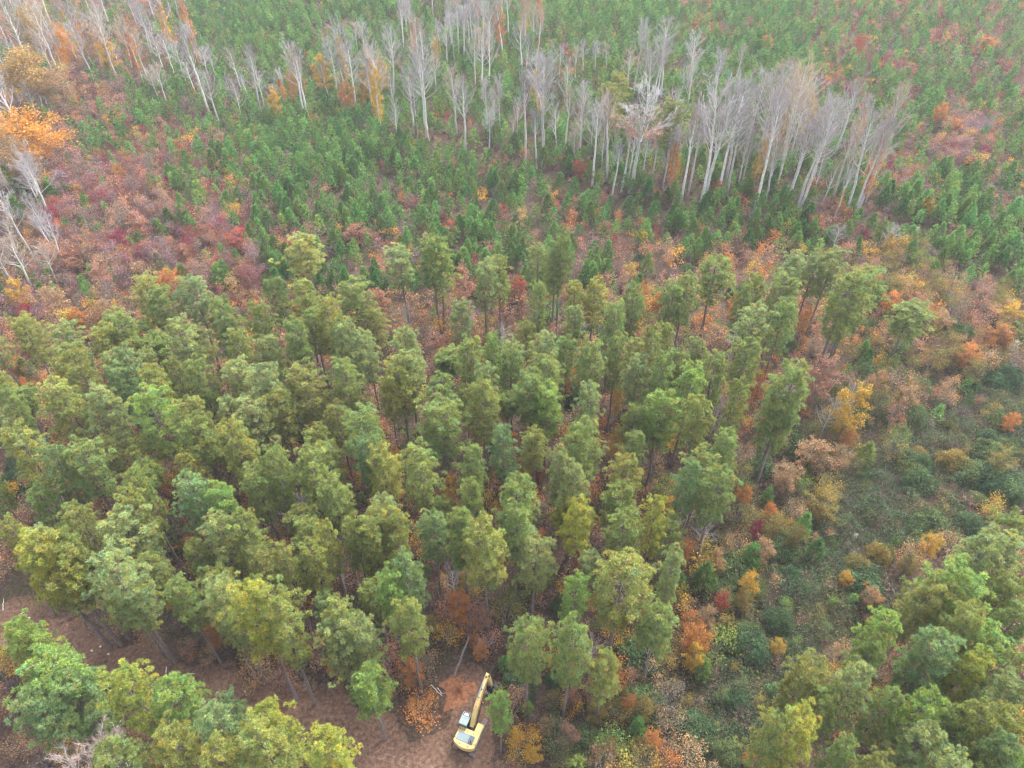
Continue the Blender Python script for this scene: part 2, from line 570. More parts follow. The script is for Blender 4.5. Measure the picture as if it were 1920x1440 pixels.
def sapling_template(seed, full=True, form="oval"):
    """deciduous sapling 4 m tall, leaves in loose clusters; returns the builder"""
    global rng
    rng = np.random.default_rng(seed)
    mb = MB()
    H = 4.0
    C = []
    nc = 16 if full else 12
    for k in range(nc):
        a, z = rng.uniform(0, 6.28), rng.uniform(0.25, 0.97)
        prof = {"oval": math.sqrt(max(0.05, 1 - ((z - 0.58) / 0.45) ** 2)), "wide": math.sqrt(max(0.05, 1 - ((z - 0.45) / 0.6) ** 2)) * 1.35, "slim": 0.55 * math.sqrt(max(0.08, 1 - ((z - 0.5) / 0.52) ** 2))}[form]
        r = 1.15 * prof * math.sqrt(rng.uniform(0.15, 1))
        C.append((math.cos(a) * r, math.sin(a) * r, z * H))
    C = np.array(C)
    if full:
        for k in range(4):
            a = k * 1.57 + rng.uniform(0, 0.8)
            tube(mb, [(0.05 * k, 0, 0), (0.25 * math.cos(a), 0.25 * math.sin(a), H * 0.4), (0.6 * math.cos(a), 0.6 * math.sin(a), H * 0.85)], [0.04, 0.028, 0.008], 4, mi=1, col=(0.24, 0.20, 0.18), cap=False)
        for c in C:
            tube(mb, [(c[0] * 0.3, c[1] * 0.3, c[2] * 0.55), tuple(c)], [0.016, 0.006], 3, mi=1, col=(0.24, 0.20, 0.18), cap=False)
    n = 64 if full else 28
    P = np.repeat(C, n, 0) + rng.normal(0, 0.3, (nc * n, 3)) * np.array([1, 1, 0.8])
    P[:, 2] = np.maximum(P[:, 2], 0.15)
    col = np.repeat(vary(nc, 0.22, 0.1), n, 0) * vary(len(P), 0.3, 0.08)
    cards(mb, P, rng.uniform(0.08, 0.17, len(P)) if full else rng.uniform(0.13, 0.27, len(P)), col, 0, 0.6)
    return mb


def twiggy_template(seed):
    """leafless shrub, 2.2 m"""
    global rng
    rng = np.random.default_rng(seed)
    mb = MB()
    n = 70
    a = rng.uniform(0, 6.28, n); t = rng.uniform(0.1, 0.75, n)
    D = np.stack([np.cos(a) * t, np.sin(a) * t, np.ones(n)], 1)
    P = np.stack([np.cos(a) * 0.25, np.sin(a) * 0.25, np.zeros(n)], 1) * rng.uniform(0, 1, (n, 1))
    blades(mb, P, D, rng.uniform(0.8, 2.2, n), 0.045, vary(n, 0.3, 0.06))
    P2 = P + unit(D) * rng.uniform(0.5, 1.4, (n, 1))
    blades(mb, P2, D + rng.normal(0, 0.5, (n, 3)), rng.uniform(0.4, 0.9, n), 0.035, vary(n, 0.3, 0.06))
    P3 = P2[:40] + rng.normal(0, 0.25, (40, 3)); P3[:, 2] = np.maximum(P3[:, 2], 0.2)
    cards(mb, P3, 0.16, vary(40, 0.35, 0.15) * np.array([1.2, 1.0, 0.8]))
    return mb


def bare_template(seed, H=24.0, spread=1.0, start=0.5):
    """leafless tall hardwood: pale trunk, rising limbs, a plume of fine twigs"""
    global rng
    rng = np.random.default_rng(seed)
    trunk, br = MB(), MB()
    z = np.linspace(0, H * 0.93, 12)
    bend = np.cumsum(rng.normal(0, 0.1, (12, 2)), 0); bend -= bend[0]
    tube(trunk, np.concatenate([bend, z[:, None]], 1), 0.31 * (1 - z / H) ** 0.7 + 0.04, 7)
    txy = lambda q: np.array([np.interp(q, z, bend[:, 0]), np.interp(q, z, bend[:, 1]), q])
    tw_p, tw_d = [], []
    nl = int(20 * (0.8 + 0.4 * spread))
    for k in range(nl):
        t = start + (0.96 - start) * (k + rng.uniform(0, 1)) / nl
        a = k * 2.399 + rng.normal(0, 0.4)
        inc = rng.uniform(0.2, 0.85) * spread
        ln = (1 - t * 0.72) * H * rng.uniform(0.2, 0.42) + 0.8
        b = txy(t * H)
        d0 = unit(np.array([math.cos(a) * math.sin(inc), math.sin(a) * math.sin(inc), math.cos(inc)]))
        e = b + d0 * ln + np.array([0, 0, 0.12 * ln])
        mid = (b + e) / 2 + np.array([math.cos(a), math.sin(a), 0]) * 0.1 * ln
        r0 = 0.085 * (1.1 - t)  + 0.022
        tube(trunk, [b, mid, e], [r0, r0 * 0.65, 0.012], 5, cap=False)
        for s in range(8):
            u = rng.uniform(0.25, 1)
            p = b * (1 - u) ** 2 + 2 * mid * u * (1 - u) + e * u * u
            d = unit(d0 + rng.normal(0, 0.36, 3) + np.array([0, 0, 0.25]))
            l2 = ln * rng.uniform(0.2, 0.42)
            p2 = p + d * l2
            tube(br, [p, p2], [0.028, 0.009], 3, cap=False, col=(0.95, 0.93, 0.93))
            m = 5
            uu = rng.uniform(0.2, 1, m)
            for q in uu:
                tw_p.append(p + d * l2 * q); tw_d.append(unit(d + rng.normal(0, 0.42, 3) + np.array([0, 0, 0.2])))
    P, D = np.array(tw_p), np.array(tw_d)
    blades(br, P, D, rng.uniform(0.5, 1.4, len(P)), 0.055, vary(len(P), 0.2, 0.03))
    P2 = P + D * rng.uniform(0.2, 0.7, (len(P), 1))
    blades(br, P2, unit(D + rng.normal(0, 0.5, D.shape)), rng.uniform(0.3, 0.8, len(P)), 0.04, vary(len(P), 0.2, 0.03))
    ends = P + D * 0.6
    return dict(trunk=trunk.mesh("bare_trunk", M_PALEBARK, True), br=br.mesh("bare_branches", M_BRUSH), H=H, ends=ends, axis=txy)


def leaf_mesh(name, P, n, spread, size, g, up=0.5):
    global rng
    rng = np.random.default_rng(g)
    mb = MB()
    Q = np.repeat(P, n, 0) + rng.normal(0, spread, (len(P) * n, 3))
    cards(mb, Q, rng.uniform(size * 0.6, size * 1.3, len(Q)), np.repeat(vary(len(P), 0.22, 0.09), n, 0) * vary(len(Q), 0.25, 0.08), 0, up)
    return mb.mesh(name, M_LEAF)


def broad_template(seed, H=10.0, R=2.6, base=0.22, nl=200, leaf=0.24, per=22, slim=False):
    """autumn hardwood: forked trunk, leaf clusters with gaps"""
    global rng
    rng = np.random.default_rng(seed)
    trunk, crown = MB(), MB()
    tube(trunk, [(0, 0, 0), (0.08, 0.05, H * 0.3), (0.0, 0.1, H * 0.6), (0.05, 0, H * 0.93)], [0.16, 0.12, 0.075, 0.02], 7)
    C = []
    nlimb = 16
    for k in range(nlimb):
        t = base + 0.68 * (k + rng.uniform(0, 1)) / nlimb
        a = k * 2.399 + rng.normal(0, 0.3)
        u = (t - base) / (1 - base)
        prof = math.sqrt(max(0.06, 1 - ((u - 0.42) / 0.66) ** 2))
        ln = R * prof * rng.uniform(0.75, 1.1)
        b = np.array([0.03, 0.05, t * H * 0.86]); e = b + np.array([math.cos(a) * ln, math.sin(a) * ln, ln * rng.uniform(0.3, 0.75)])
        mid = (b + e) / 2 + np.array([0, 0, 0.1 * ln])
        tube(trunk, [b, mid, e], [0.05, 0.035, 0.01], 4, cap=False)
        for s in range(nl // nlimb):
            q = rng.uniform(0.3, 1.08)
            p = b * (1 - q) + e * q + rng.normal(0, 0.13 * R, 3)
            C.append(p)
    for s in range(nl // 14):
        C.append(np.array([*rng.normal(0, 0.16 * R, 2), H * rng.uniform(0.82, 1.0)]))
    C = np.array(C)
    tv = vary(len(C), 0.22, 0.1)
    P = np.repeat(C, per, 0) + rng.normal(0, 0.085 * R, (len(C) * per, 3))
    cards(crown, P, rng.uniform(leaf * 0.6, leaf * 1.25, len(P)), np.repeat(tv, per, 0) * vary(len(P), 0.25, 0.08), 0, 0.5)
    return dict(trunk=trunk.mesh("hardwood_trunk", M_TWIG, True), crown=crown.mesh("hardwood_crown", M_LEAF), H=H, R=R)


def mound_template(seed):
    """shrub smothered in vines: a lumpy hummock of leaves, 2 m radius, 2.2 m tall"""
    global rng
    rng = np.random.default_rng(seed)
    mb = MB()
    n = 5200
    a = rng.uniform(0, 6.28, n); r = np.sqrt(rng.uniform(0, 1, n))
    lump = 0.75 + 0.25 * np.sin(3 * a + seed) + 0.2 * np.sin(7 * a + 2 * r * 5)
    x, y = 2.0 * r * np.cos(a) * (0.85 + 0.15 * lump), 2.0 * r * np.sin(a) * (0.85 + 0.15 * lump)
    z = 2.2 * np.sqrt(np.maximum(0.0, 1 - r ** 2)) * (0.65 + 0.35 * lump) * rng.uniform(0.55, 1.0, n) ** 0.5 + 0.05 + rng.normal(0, 0.16, n).clip(-0.05, 0.6)
    P = np.stack([x, y, z], 1)
    patch = 1 + 0.3 * np.sin(2.1 * x + seed) * np.sin(2.3 * y)
    cards(mb, P, rng.uniform(0.08, 0.19, n), vary(n, 0.35, 0.14) * patch[:, None], 0, 0.5)
    k = 26
    aa = rng.uniform(0, 6.28, k)
    B = np.stack([np.cos(aa), np.sin(aa), np.zeros(k)], 1) * rng.uniform(0.2, 1.2, (k, 1))
    blades(mb, B, np.stack([np.cos(aa) * 0.4, np.sin(aa) * 0.4, np.ones(k)], 1), rng.uniform(1.6, 2.9, k), 0.05, np.tile([[0.5, 0.4, 0.34]], (k, 1)), 1)
    return mb


# ------------------------------------------------------------------ data read off the photograph
# tall pines: crown-top position and crown width, grouped by where they were measured (x, y in thirds of a pixel), look letter
# g green, l light grey-green, y yellow-green, v vivid yellow-green, b blue-green, o olive, d dark green, f fresh bright green
PINES = [
 (0, 480, """800 115 170 y;1060 130 200 l;870 190 170 g;660 325 190 g;1240 240 150 g;1450 275 150 g;1540 130 130 d;1690 150 180 y;1830 240 180 y;
 350 385 190 l;560 395 170 y;390 510 180 o;980 370 180 l;1250 335 160 l;1320 430 150 y;690 525 150 l;640 625 170 b;860 625 150 y;1090 580 170 g;960 590 120 g;
 1490 465 170 l;1660 370 150 g;1900 380 150 g;1320 605 200 l;1480 620 220 l;300 715 230 y;540 755 200 l;810 750 230 f;1050 815 200 o;1080 905 200 g;
 1400 835 260 l;1290 940 200 y;1700 620 230 o;1550 770 180 o;80 990 230 y;270 1085 140 b;410 1085 240 g;740 1225 160 g;1060 1255 230 b;1240 1295 180 f;
 1430 1205 200 g;1520 1090 170 g;1720 1100 220 g;1860 1285 200 g;720 1330 180 y;20 740 130 g"""),
 (640, 480, """50 150 220 g;540 -80 160 g;810 40 150 l;890 0 130 y;1110 -60 140 g;1110 160 110 g;1200 -30 130 l;1320 150 140 y;1540 280 150 g;
 1660 170 150 d;1870 160 160 g;360 410 180 l;720 485 160 g;850 445 110 f;960 520 150 g;1150 445 170 l;1170 565 180 g;20 590 180 g;380 545 200 l;
 320 620 210 y;540 690 190 g;810 620 140 l;790 715 190 y;1080 680 200 g;1160 735 200 f;1400 510 180 g;1560 450 150 g;1680 570 160 l;1810 555 140 g;
 1400 740 150 l;1820 775 220 f;1750 420 140 o;120 870 220 g;540 850 250 g;910 970 160 b;1360 940 210 g;130 1040 150 b;219 1110 200 y;430 1070 200 y;
 730 1080 160 g;730 1260 150 g;990 1250 210 g;1230 1095 140 l;1310 1190 180 l;1620 1130 180 o;1330 1380 160 v;1780 1360 150 v;230 1360 180 l;30 390 160 l"""),
 (1280, 480, """40 110 150 g;200 10 200 g;360 170 110 g;420 280 190 l;380 470 170 g;580 110 180 g;600 260 160 g;640 -10 150 l;760 0 150 l;1010 95 150 y;
 60 630 200 f;200 560 180 g;330 715 130 g;110 810 180 y;260 1000 170 g;130 1120 220 o;50 1165 150 b;221 1200 200 g;580 820 200 g;430 110 120 g;860 -40 150 l"""),
 (0, 960, """220 100 200 l;330 130 180 g;660 0 260 l;1220 30 200 l;1330 30 200 g;1580 215 170 o;1750 190 170 y;1230 395 190 l;1440 390 120 g;1880 540 220 y;
 1820 480 140 b;80 640 200 f;270 800 330 f;140 740 200 y;330 950 300 b;660 910 250 v;930 975 260 f;1240 1040 150 b;1190 1110 220 l;1480 1100 240 v;
 920 1260 250 y;1430 1240 300 y;1820 1260 260 v;30 60 150 o;420 0 180 o;1830 60 110 y;180 1020 260 b;600 1330 260 g;1200 1330 240 y"""),
 (640, 960, """160 20 230 y;270 0 200 y;680 10 150 g;980 -20 200 g;1600 0 200 g;1320 350 150 f;250 355 170 f;360 520 200 y;100 630 200 l;1880 220 150 l;60 30 160 o"""),
 (1280, 960, """1880 40 200 g;1750 130 250 l;1600 345 300 f;1450 400 250 o;1880 380 200 g;1160 590 200 f;1100 720 170 g;1730 660 280 f;1460 710 280 b;1680 815 180 v;
 740 860 240 o;1010 890 230 l;1390 1040 230 f;1190 1020 170 g;850 1030 180 g;560 1160 180 g;700 1160 260 v;1560 1130 200 d;1850 1290 200 b;1400 1220 230 l;930 1300 150 g;1700 1080 190 y;1880 800 190 g;1850 130 220 l;1900 560 220 g;1910 960 230 l;1880 1150 220 y;1760 1370 240 g;1560 1390 220 l;1100 1380 190 o;1900 1380 220 f;1640 560 200 o"""),
]
# tall pines whose foot is seen as well: foot x, y, top x, y (pixels of the photograph), width px, look
PINES_FOOT = [
 (593, 560, 567, 443, 78, 'y'), (768, 615, 750, 466, 58, 'l'), (825, 623, 815, 447, 55, 'g'), (1043, 630, 1046, 447, 48, 'd'),
 (1525, 712, 1567, 512, 74, 'g'), (1556, 678, 1590, 505, 70, 'g'), (1660, 690, 1713, 570, 68, 'g'), (1415, 918, 1480, 655, 80, 'g'),
 (208, 1213, 155, 1020, 95, 'v'), (228, 1210, 130, 1008, 90, 'y'), (242, 1198, 200, 1040, 80, 'y'), (330, 1243, 245, 1045, 90, 'l'), (318, 1232, 290, 1092, 85, 'y'),
 (503, 1281, 428, 1092, 75, 'l'), (557, 1312, 520, 1088, 90, 'v'), (592, 1320, 545, 1100, 80, 'y'),
 (827, 1117, 808, 968, 62, 'b'), (878, 1143, 868, 962, 52, 'g'), (915, 1190, 915, 996, 82, 'y'), (967, 1082, 962, 955, 66, 'g'), (998, 1162, 1002, 1017, 72, 'l'),
 (1063, 1060, 1076, 945, 78, 'v'), (1072, 1078, 1092, 952, 60, 'v'), (1230, 1092, 1258, 975, 56, 'g'), (1140, 1230, 1162, 1045, 104, 'y'),
 (788, 1230, 772, 1050, 68, 'b'), (988, 1330, 993, 1172, 78, 'g'), (1055, 1350, 1066, 1178, 74, 'g'), (1118, 1360, 1152, 1232, 58, 'y'),
 (939, 1408, 937, 1318, 36, 'f'), (677, 1326, 652, 1165, 74, 'l'), (722, 1385, 708, 1262, 72, 'f'), (1100, 690, 1098, 530, 45, 'y'),
]
PINE_RGB = {
 'g': (0.255, 0.325, 0.095), 'l': (0.305, 0.37, 0.14), 'y': (0.32, 0.355, 0.095), 'v': (0.375, 0.395, 0.075), 'b': (0.215, 0.315, 0.12),
 'o': (0.285, 0.315, 0.09), 'd': (0.21, 0.28, 0.085), 'f': (0.26, 0.38, 0.095),
}
PINE_LOOK = {'g': "mid green tall pine", 'l': "pale grey-green tall pine", 'y': "yellowish green tall pine", 'v': "bright yellow-green tall pine",
             'b': "bluish green tall pine", 'o': "dull olive tall pine", 'd': "dark green tall pine", 'f': "fresh bright green tall pine"}

# tall leafless trees: foot x, y, top x, y in thirds of a pixel of a 640 px window, style letter
# n narrow plume, w wide plume, s small, r red creeper up the trunk, o orange leaves, y yellow leaves, p pale tan leaves on top, t snapped top
BARES = [
 (640, 0, """490 800 440 270 w;478 780 470 300 w;650 760 640 400 w;700 840 690 480 w;820 780 820 470 n;1033 900 1030 440 n;1100 950 1090 640 n;1130 940 1140 350 w;1140 900 1180 330 w;
 1330 890 1345 500 w;1345 880 1370 560 s;1410 1050 1440 610 n;1490 1020 1540 560 n;1575 1080 1620 650 n;1840 1110 1890 740 o;1905 1140 1950 650 n;
 315 810 320 560 s;230 750 170 300 y;410 750 330 400 w;600 410 590 130 w;690 370 680 60 n;700 360 720 80 n;800 330 790 0 n;640 370 630 100 t;745 300 740 0 n;775 300 770 0 n;
 910 340 905 20 n;825 330 820 150 n;95 660 30 250 w;290 590 250 170 w;350 300 330 30 n;400 300 390 20 n;100 320 90 130 w;130 330 120 130 w;
 1225 480 1232 290 r;1310 490 1300 320 r;1355 470 1365 280 r;1418 470 1440 290 r;1090 420 1095 60 r;880 290 880 -20 r;
 1490 450 1510 250 n;1640 560 1640 150 n;1740 620 1760 230 w;1600 540 1590 290 w;1800 550 1850 130 w;1720 600 1700 300 w;1770 590 1790 260 n;1660 580 1670 300 w;
 130 640 130 420 y;190 600 180 270 y;535 360 530 190 y;25 640 20 430 o;960 850 960 660 s;900 780 880 450 n;1260 890 1270 520 n;1300 950 1310 700 s;430 770 425 480 s;
 560 320 575 120 n;470 420 440 130 n;540 540 520 300 w;1210 860 1215 600 s;990 760 985 560 s;850 800 860 540 s;1400 900 1420 640 s;1530 900 1560 680 s;1460 960 1480 700 s;1690 1010 1720 700 s;1750 1020 1790 690 s;
 620 300 610 20 n;660 330 655 30 n;720 310 715 20 n;760 320 757 60 n;845 300 850 80 n;30 560 -10 330 n;180 640 140 330 n;"""),
 (1280, 0, """0 1060 40 640 n;30 1090 60 650 n;95 1170 150 500 w;120 1130 200 500 w;200 1120 290 500 w;235 1050 330 480 w;340 900 430 430 w;285 490 340 260 n;20 500 70 190 w;180 510 140 380 t;
 400 1200 520 560 n;330 1060 380 700 s;575 1150 680 650 w;592 1145 710 700 n;640 1190 760 600 w;655 1195 850 580 w;780 1155 830 900 s;835 1140 960 700 n;
 850 1230 950 960 r;920 1190 1060 640 w;965 1195 1130 750 w;985 1180 1150 700 o;450 1000 600 400 p;540 960 680 390 p;420 1020 490 450 w;980 1180 1090 560 n;
 700 1100 800 640 w;520 1080 620 600 w;250 1100 360 620 w;150 1080 230 620 w;60 980 110 680 w;300 1090 400 700 s;480 1120 540 800 s;720 1130 790 850 s;830 1440 880 1345 w;1120 1440 1190 1335 y;
 1030 1140 1100 800 s;880 1100 950 800 s"""),
 (0, 0, """240 1190 120 950 w;245 1200 60 900 n;310 1420 180 1230 n;270 1370 190 1230 n;250 1100 160 920 n;215 690 110 480 w;290 650 190 480 n;250 640 180 490 n;1230 480 1090 270 w;1180 460 1120 280 w;
 940 590 840 370 p;900 590 830 400 p;1100 530 1000 360 w;930 420 830 130 w;920 400 880 250 w;1360 510 1260 280 w;1470 630 1380 290 n;1495 630 1450 400 w;1610 630 1600 400 o;1725 690 1620 270 w;1745 690 1680 280 n;
 1560 610 1540 480 y;770 150 720 0 t;600 100 570 0 n;515 360 480 260 w;680 400 600 250 w;1900 580 1840 230 w;80 1160 -60 1000 n;100 1440 0 1260 n;
 430 330 340 140 w;360 300 250 110 w;560 330 500 90 w;640 360 560 130 p;740 380 650 130 p;300 420 200 200 w;200 380 110 160 w;120 420 20 210 w;830 440 740 200 w;1050 480 950 250 w;990 460 900 210 w;
 60 300 -20 90 w;260 250 170 40 w;160 240 80 30 w;930 130 900 0 r;1010 110 995 0 r;970 110 955 0 r;400 200 330 20 y;500 230 440 30 y;1310 600 1240 420 s;1410 580 1340 400 s;1150 560 1080 400 s;100 900 -20 640 w;70 980 -40 700 w;20 1120 -80 850 n;315 1410 180 1110 w;180 1440 0 1110 w;390 1560 210 1230 n;120 1680 -60 1320 w;300 1260 150 900 w;60 1260 -120 900 w;210 1680 60 1350 p;255 1170 90 840 w;330 1620 240 1380 p"""),
]
# bigger autumn trees and shrubs seen one by one: top x, y, width px, colour, height m
R_, O_, Y_, T_, K_, C_, G_, B_ = 'red', 'orange', 'yellow', 'tan', 'pink', 'crimson', 'olive', 'rust'
AUTUMN = [
 (973, 515, 34, 'R', 8), (867, 492, 42, 'K', 13), (820, 622, 40, 'K', 9), (697, 543, 58, 'B', 7), (1207, 525, 30, 'O', 9), (1240, 545, 18, 'O', 7), (975, 610, 54, 'T', 9), (870, 586, 46, 'K', 9),
 (1070, 672, 30, 'O', 10), (1160, 722, 22, 'Y', 8), (1247, 722, 34, 'Y', 9), (1160, 796, 36, 'Y', 9), (1013, 858, 20, 'R', 6), (987, 860, 28, 'Y', 6), (840, 892, 34, 'Y', 8), (740, 836, 28, 'Y', 7),
 (943, 768, 24, 'B', 7), (1273, 683, 20, 'R', 6), (1206, 618, 24, 'K', 7), (1307, 652, 62, 'K', 8), (1383, 545, 20, 'O', 9), (1517, 570, 28, 'O', 8), (1433, 695, 44, 'O', 10), (1557, 668, 64, 'K', 13),
 (1620, 718, 60, 'Y', 14), (1655, 693, 40, 'T', 9), (1533, 826, 66, 'T', 7), (1487, 866, 54, 'T', 7), (1580, 834, 48, 'T', 6), (1403, 912, 30, 'O', 5), (1450, 943, 26, 'O', 4), (1710, 720, 42, 'T', 6),
 (1907, 772, 30, 'O', 5), (1893, 840, 50, 'G', 6), (1670, 518, 44, 'G', 6), (1800, 538, 30, 'Y', 5), (1827, 643, 48, 'O', 6), (1890, 608, 50, 'O', 6), (1905, 566, 54, 'Y', 5), (1773, 580, 40, 'T', 6),
 (1677, 545, 40, 'O', 6), (1727, 546, 34, 'K', 6), (40, 570, 34, 'C', 6), (57, 630, 38, 'R', 6), (10, 662, 34, 'O', 7), (40, 706, 28, 'O', 5), (135, 575, 34, 'O', 7), (190, 556, 38, 'T', 8),
 (307, 503, 52, 'O', 7), (400, 484, 28, 'R', 5), (450, 486, 36, 'B', 6), (383, 538, 17, 'O', 5), (477, 562, 34, 'O', 6), (17, 522, 40, 'Y', 9), (83, 532, 52, 'T', 9), (290, 893, 36, 'O', 6),
 (622, 858, 38, 'Y', 8), (590, 844, 34, 'O', 7), (857, 1105, 42, 'O', 9), (903, 1128, 36, 'K', 8), (770, 1238, 46, 'O', 6), (900, 1208, 30, 'O', 4), (1013, 993, 32, 'O', 6), (1087, 1033, 22, 'R', 7),
 (867, 1060, 22, 'Y', 9), (1067, 1362, 44, 'K', 5), (1183, 1304, 32, 'O', 5), (1077, 1288, 30, 'K', 5), (1027, 1343, 28, 'T', 5), (967, 1368, 30, 'Y', 4), (750, 1012, 28, 'Y', 8),
 (1460, 966, 48, 'G', 6), (1500, 984, 44, 'G', 6), (1413, 1070, 36, 'Y', 7), (1403, 1104, 34, 'G', 6), (1315, 1173, 52, 'O', 8), (1333, 1134, 36, 'T', 7), (1310, 1208, 40, 'Y', 7), (1360, 1108, 28, 'R', 5),
 (1427, 970, 22, 'C', 6), (1467, 1198, 28, 'Y', 4), (1593, 1070, 24, 'Y', 4), (1760, 1000, 38, 'Y', 6), (1757, 1180, 22, 'R', 6), (1717, 1038, 38, 'G', 5), (1413, 1410, 26, 'O', 4), (1645, 1103, 34, 'T', 5),
 (390, 1173, 18, 'O', 6), (217, 1038, 22, 'O', 6), (360, 1016, 34, 'B', 6), (488, 58, 16, 'C', 5), (665, 418, 50, 'B', 5), (842, 412, 28, 'R', 5), (830, 398, 22, 'C', 5), (1088, 298, 28, 'R', 6),
 (1350, 338, 22, 'R', 5), (1385, 362, 32, 'C', 5), (1532, 330, 24, 'R', 6), (1440, 64, 26, 'O', 6), (1745, 368, 26, 'Y', 6), (1772, 190, 24, 'O', 8), (1800, 222, 26, 'O', 6), (1813, 252, 26, 'O', 5),
 (1850, 270, 28, 'C', 5), (1825, 292, 26, 'C', 5), (1860, 68, 34, 'O', 6), (1618, 60, 22, 'R', 9), (1855, 203, 24, 'C', 5), (440, 428, 46, 'R', 6), (340, 455, 40, 'B', 6), (250, 395, 34, 'K', 6),
 (215, 430, 40, 'C', 6), (140, 440, 44, 'B', 7), (110, 470, 50, 'B', 7), (175, 490, 40, 'K', 6), (330, 260, 20, 'O', 5), (215, 305, 26, 'O', 5), (160, 430, 26, 'O', 5), (95, 365, 30, 'R', 6), (90, 385, 36, 'C', 6),
 (597, 98, 40, 'Y', 15), (648, 148, 28, 'O', 12), (685, 118, 36, 'Y', 14), (712, 104, 28, 'Y', 14), (815, 66, 18, 'Y', 13), (935, 4, 26, 'O', 18), (507, 160, 24, 'Y', 12), (546, 100, 22, 'T', 14), (1466, 140, 30, 'T', 20), (1502, 130, 40, 'T', 20), (1535, 198, 28, 'T', 16), (540, 130, 20, 'O', 13), (160, 40, 40, 'T', 15), (190, 70, 36, 'Y', 13),
 (1555, 925, 60, 'G', 6), (1600, 800, 30, 'O', 6), (1350, 1030, 34, 'T', 7), (1290, 1010, 28, 'O', 7), (1240, 1130, 26, 'T', 6), (1440, 1010, 40, 'T', 6),
 (1120, 1320, 40, 'G', 5), (1150, 1390, 44, 'G', 5), (1230, 1370, 36, 'O', 5), (1215, 1310, 40, 'G', 6), (1000, 1400, 36, 'Y', 4), (700, 1240, 30, 'G', 6), (440, 1230, 60, 'G', 6), (470, 1250, 46, 'G', 5), (620, 1230, 34, 'O', 5),
]
AUT_RGB = {
 'R': (0.36, 0.095, 0.07), 'C': (0.25, 0.035, 0.06), 'O': (0.46, 0.205, 0.06), 'Y': (0.48, 0.31, 0.05), 'T': (0.36, 0.235, 0.125), 'K': (0.38, 0.205, 0.14), 'G': (0.23, 0.19, 0.055), 'B': (0.30, 0.15, 0.09),
 'M': (0.24, 0.10, 0.095), 'P': (0.27, 0.165, 0.165), 'N': (0.21, 0.165, 0.13), 'V': (0.12, 0.165, 0.06), 'W': (0.075, 0.13, 0.055), 'L': (0.16, 0.23, 0.05),
}
AUT_LOOK = {'R': "red", 'C': "crimson", 'O': "orange", 'Y': "golden yellow", 'T': "tan brown", 'K': "pinkish brown", 'G': "olive brown", 'B': "rust brown", 'M': "maroon", 'P': "mauve brown", 'N': "grey brown", 'V': "dull green", 'W': "dark green", 'L': "bright green"}
# big hardwoods at the left edge: top x, y, width px, colour, height
BIG = [(28, 205, 125, 'O', 19), (28, 92, 120, 'G', 18), (103, 42, 40, 'O', 17), (42, 8, 56, 'G', 20), (88, 128, 60, 'T', 14), (20, 258, 60, 'T', 15)]
# leafy shrubs with white seed heads
WHITE_SHRUBS = [(1608, 872, 16), (1893, 656, 20), (1717, 432, 9), (1807, 422, 10), (1723, 412, 8), (1780, 418, 7), (1743, 116, 8), (1600, 1008, 9), (443, 11, 7), (600, 75, 9)]

# ------------------------------------------------------------------ excavator
def paint(name, col, rough=0.45, dirt=(0.20, 0.12, 0.08)):
    m, nt, out = mat(name)
    N, L = nt.nodes.new, nt.links.new
    tc = N("ShaderNodeTexCoord")
    n1 = N("ShaderNodeTexNoise"); n1.inputs["Scale"].default_value = 2.2; n1.inputs["Detail"].default_value = 8
    n2 = N("ShaderNodeTexNoise"); n2.inputs["Scale"].default_value = 0.8; n2.inputs["Detail"].default_value = 3
    L(tc.outputs["Object"], n1.inputs["Vector"]); L(tc.outputs["Object"], n2.inputs["Vector"])
    cr = N("ShaderNodeValToRGB")
    cr.color_ramp.elements[0].position = 0.5; cr.color_ramp.elements[0].color = (*col, 1)
    cr.color_ramp.elements[1].position = 0.78; cr.color_ramp.elements[1].color = (*[a * 0.55 + b * 0.45 for a, b in zip(col, dirt)], 1)
    L(n1.outputs["Fac"], cr.inputs["Fac"])
    fade = N("ShaderNodeMix"); fade.data_type = 'RGBA'; fade.blend_type = 'MULTIPLY'; fade.inputs[0].default_value = 0.35
    L(cr.outputs[0], fade.inputs[6]); L(n2.outputs["Color"], fade.inputs[7])
    fade.inputs[0].default_value = 0.15
    p = N("ShaderNodeBsdfPrincipled"); p.inputs["Roughness"].default_value = rough
    L(fade.outputs[2], p.inputs["Base Color"]); L(p.outputs[0], out.inputs["Surface"])
    return m


def glass_mat():
    m, nt, out = mat("dark_cab_glass")
    p = nt.nodes.new("ShaderNodeBsdfPrincipled")
    p.inputs["Base Color"].default_value = (0.03, 0.04, 0.045, 1); p.inputs["Roughness"].default_value = 0.08
    nt.links.new(p.outputs[0], out.inputs["Surface"])
    return m


M_YEL = paint("yellow_paint", (0.62, 0.45, 0.165))
M_GRY = paint("grey_panel_paint", (0.20, 0.26, 0.29), 0.5)
M_GRD = paint("dark_panel_paint", (0.07, 0.105, 0.13), 0.45)
M_CABR = paint("cab_roof_paint", (0.24, 0.31, 0.33), 0.45)
M_BLK = rough_mat("black_steel", (0.02, 0.02, 0.02), (0.05, 0.045, 0.04), 4, 0.6, 0.2)
M_TRK = rough_mat("muddy_steel", (0.16, 0.13, 0.12), (0.27, 0.23, 0.22), 3, 0.75, 0.5, metal=0.2)
M_ROD = rough_mat("worn_steel", (0.35, 0.34, 0.33), (0.5, 0.48, 0.46), 3, 0.4, 0.2, metal=0.3)
M_GLS = glass_mat()
M_LMP = rough_mat("lamp_lens", (0.75, 0.78, 0.78), (0.85, 0.87, 0.86), 2, 0.2, 0)


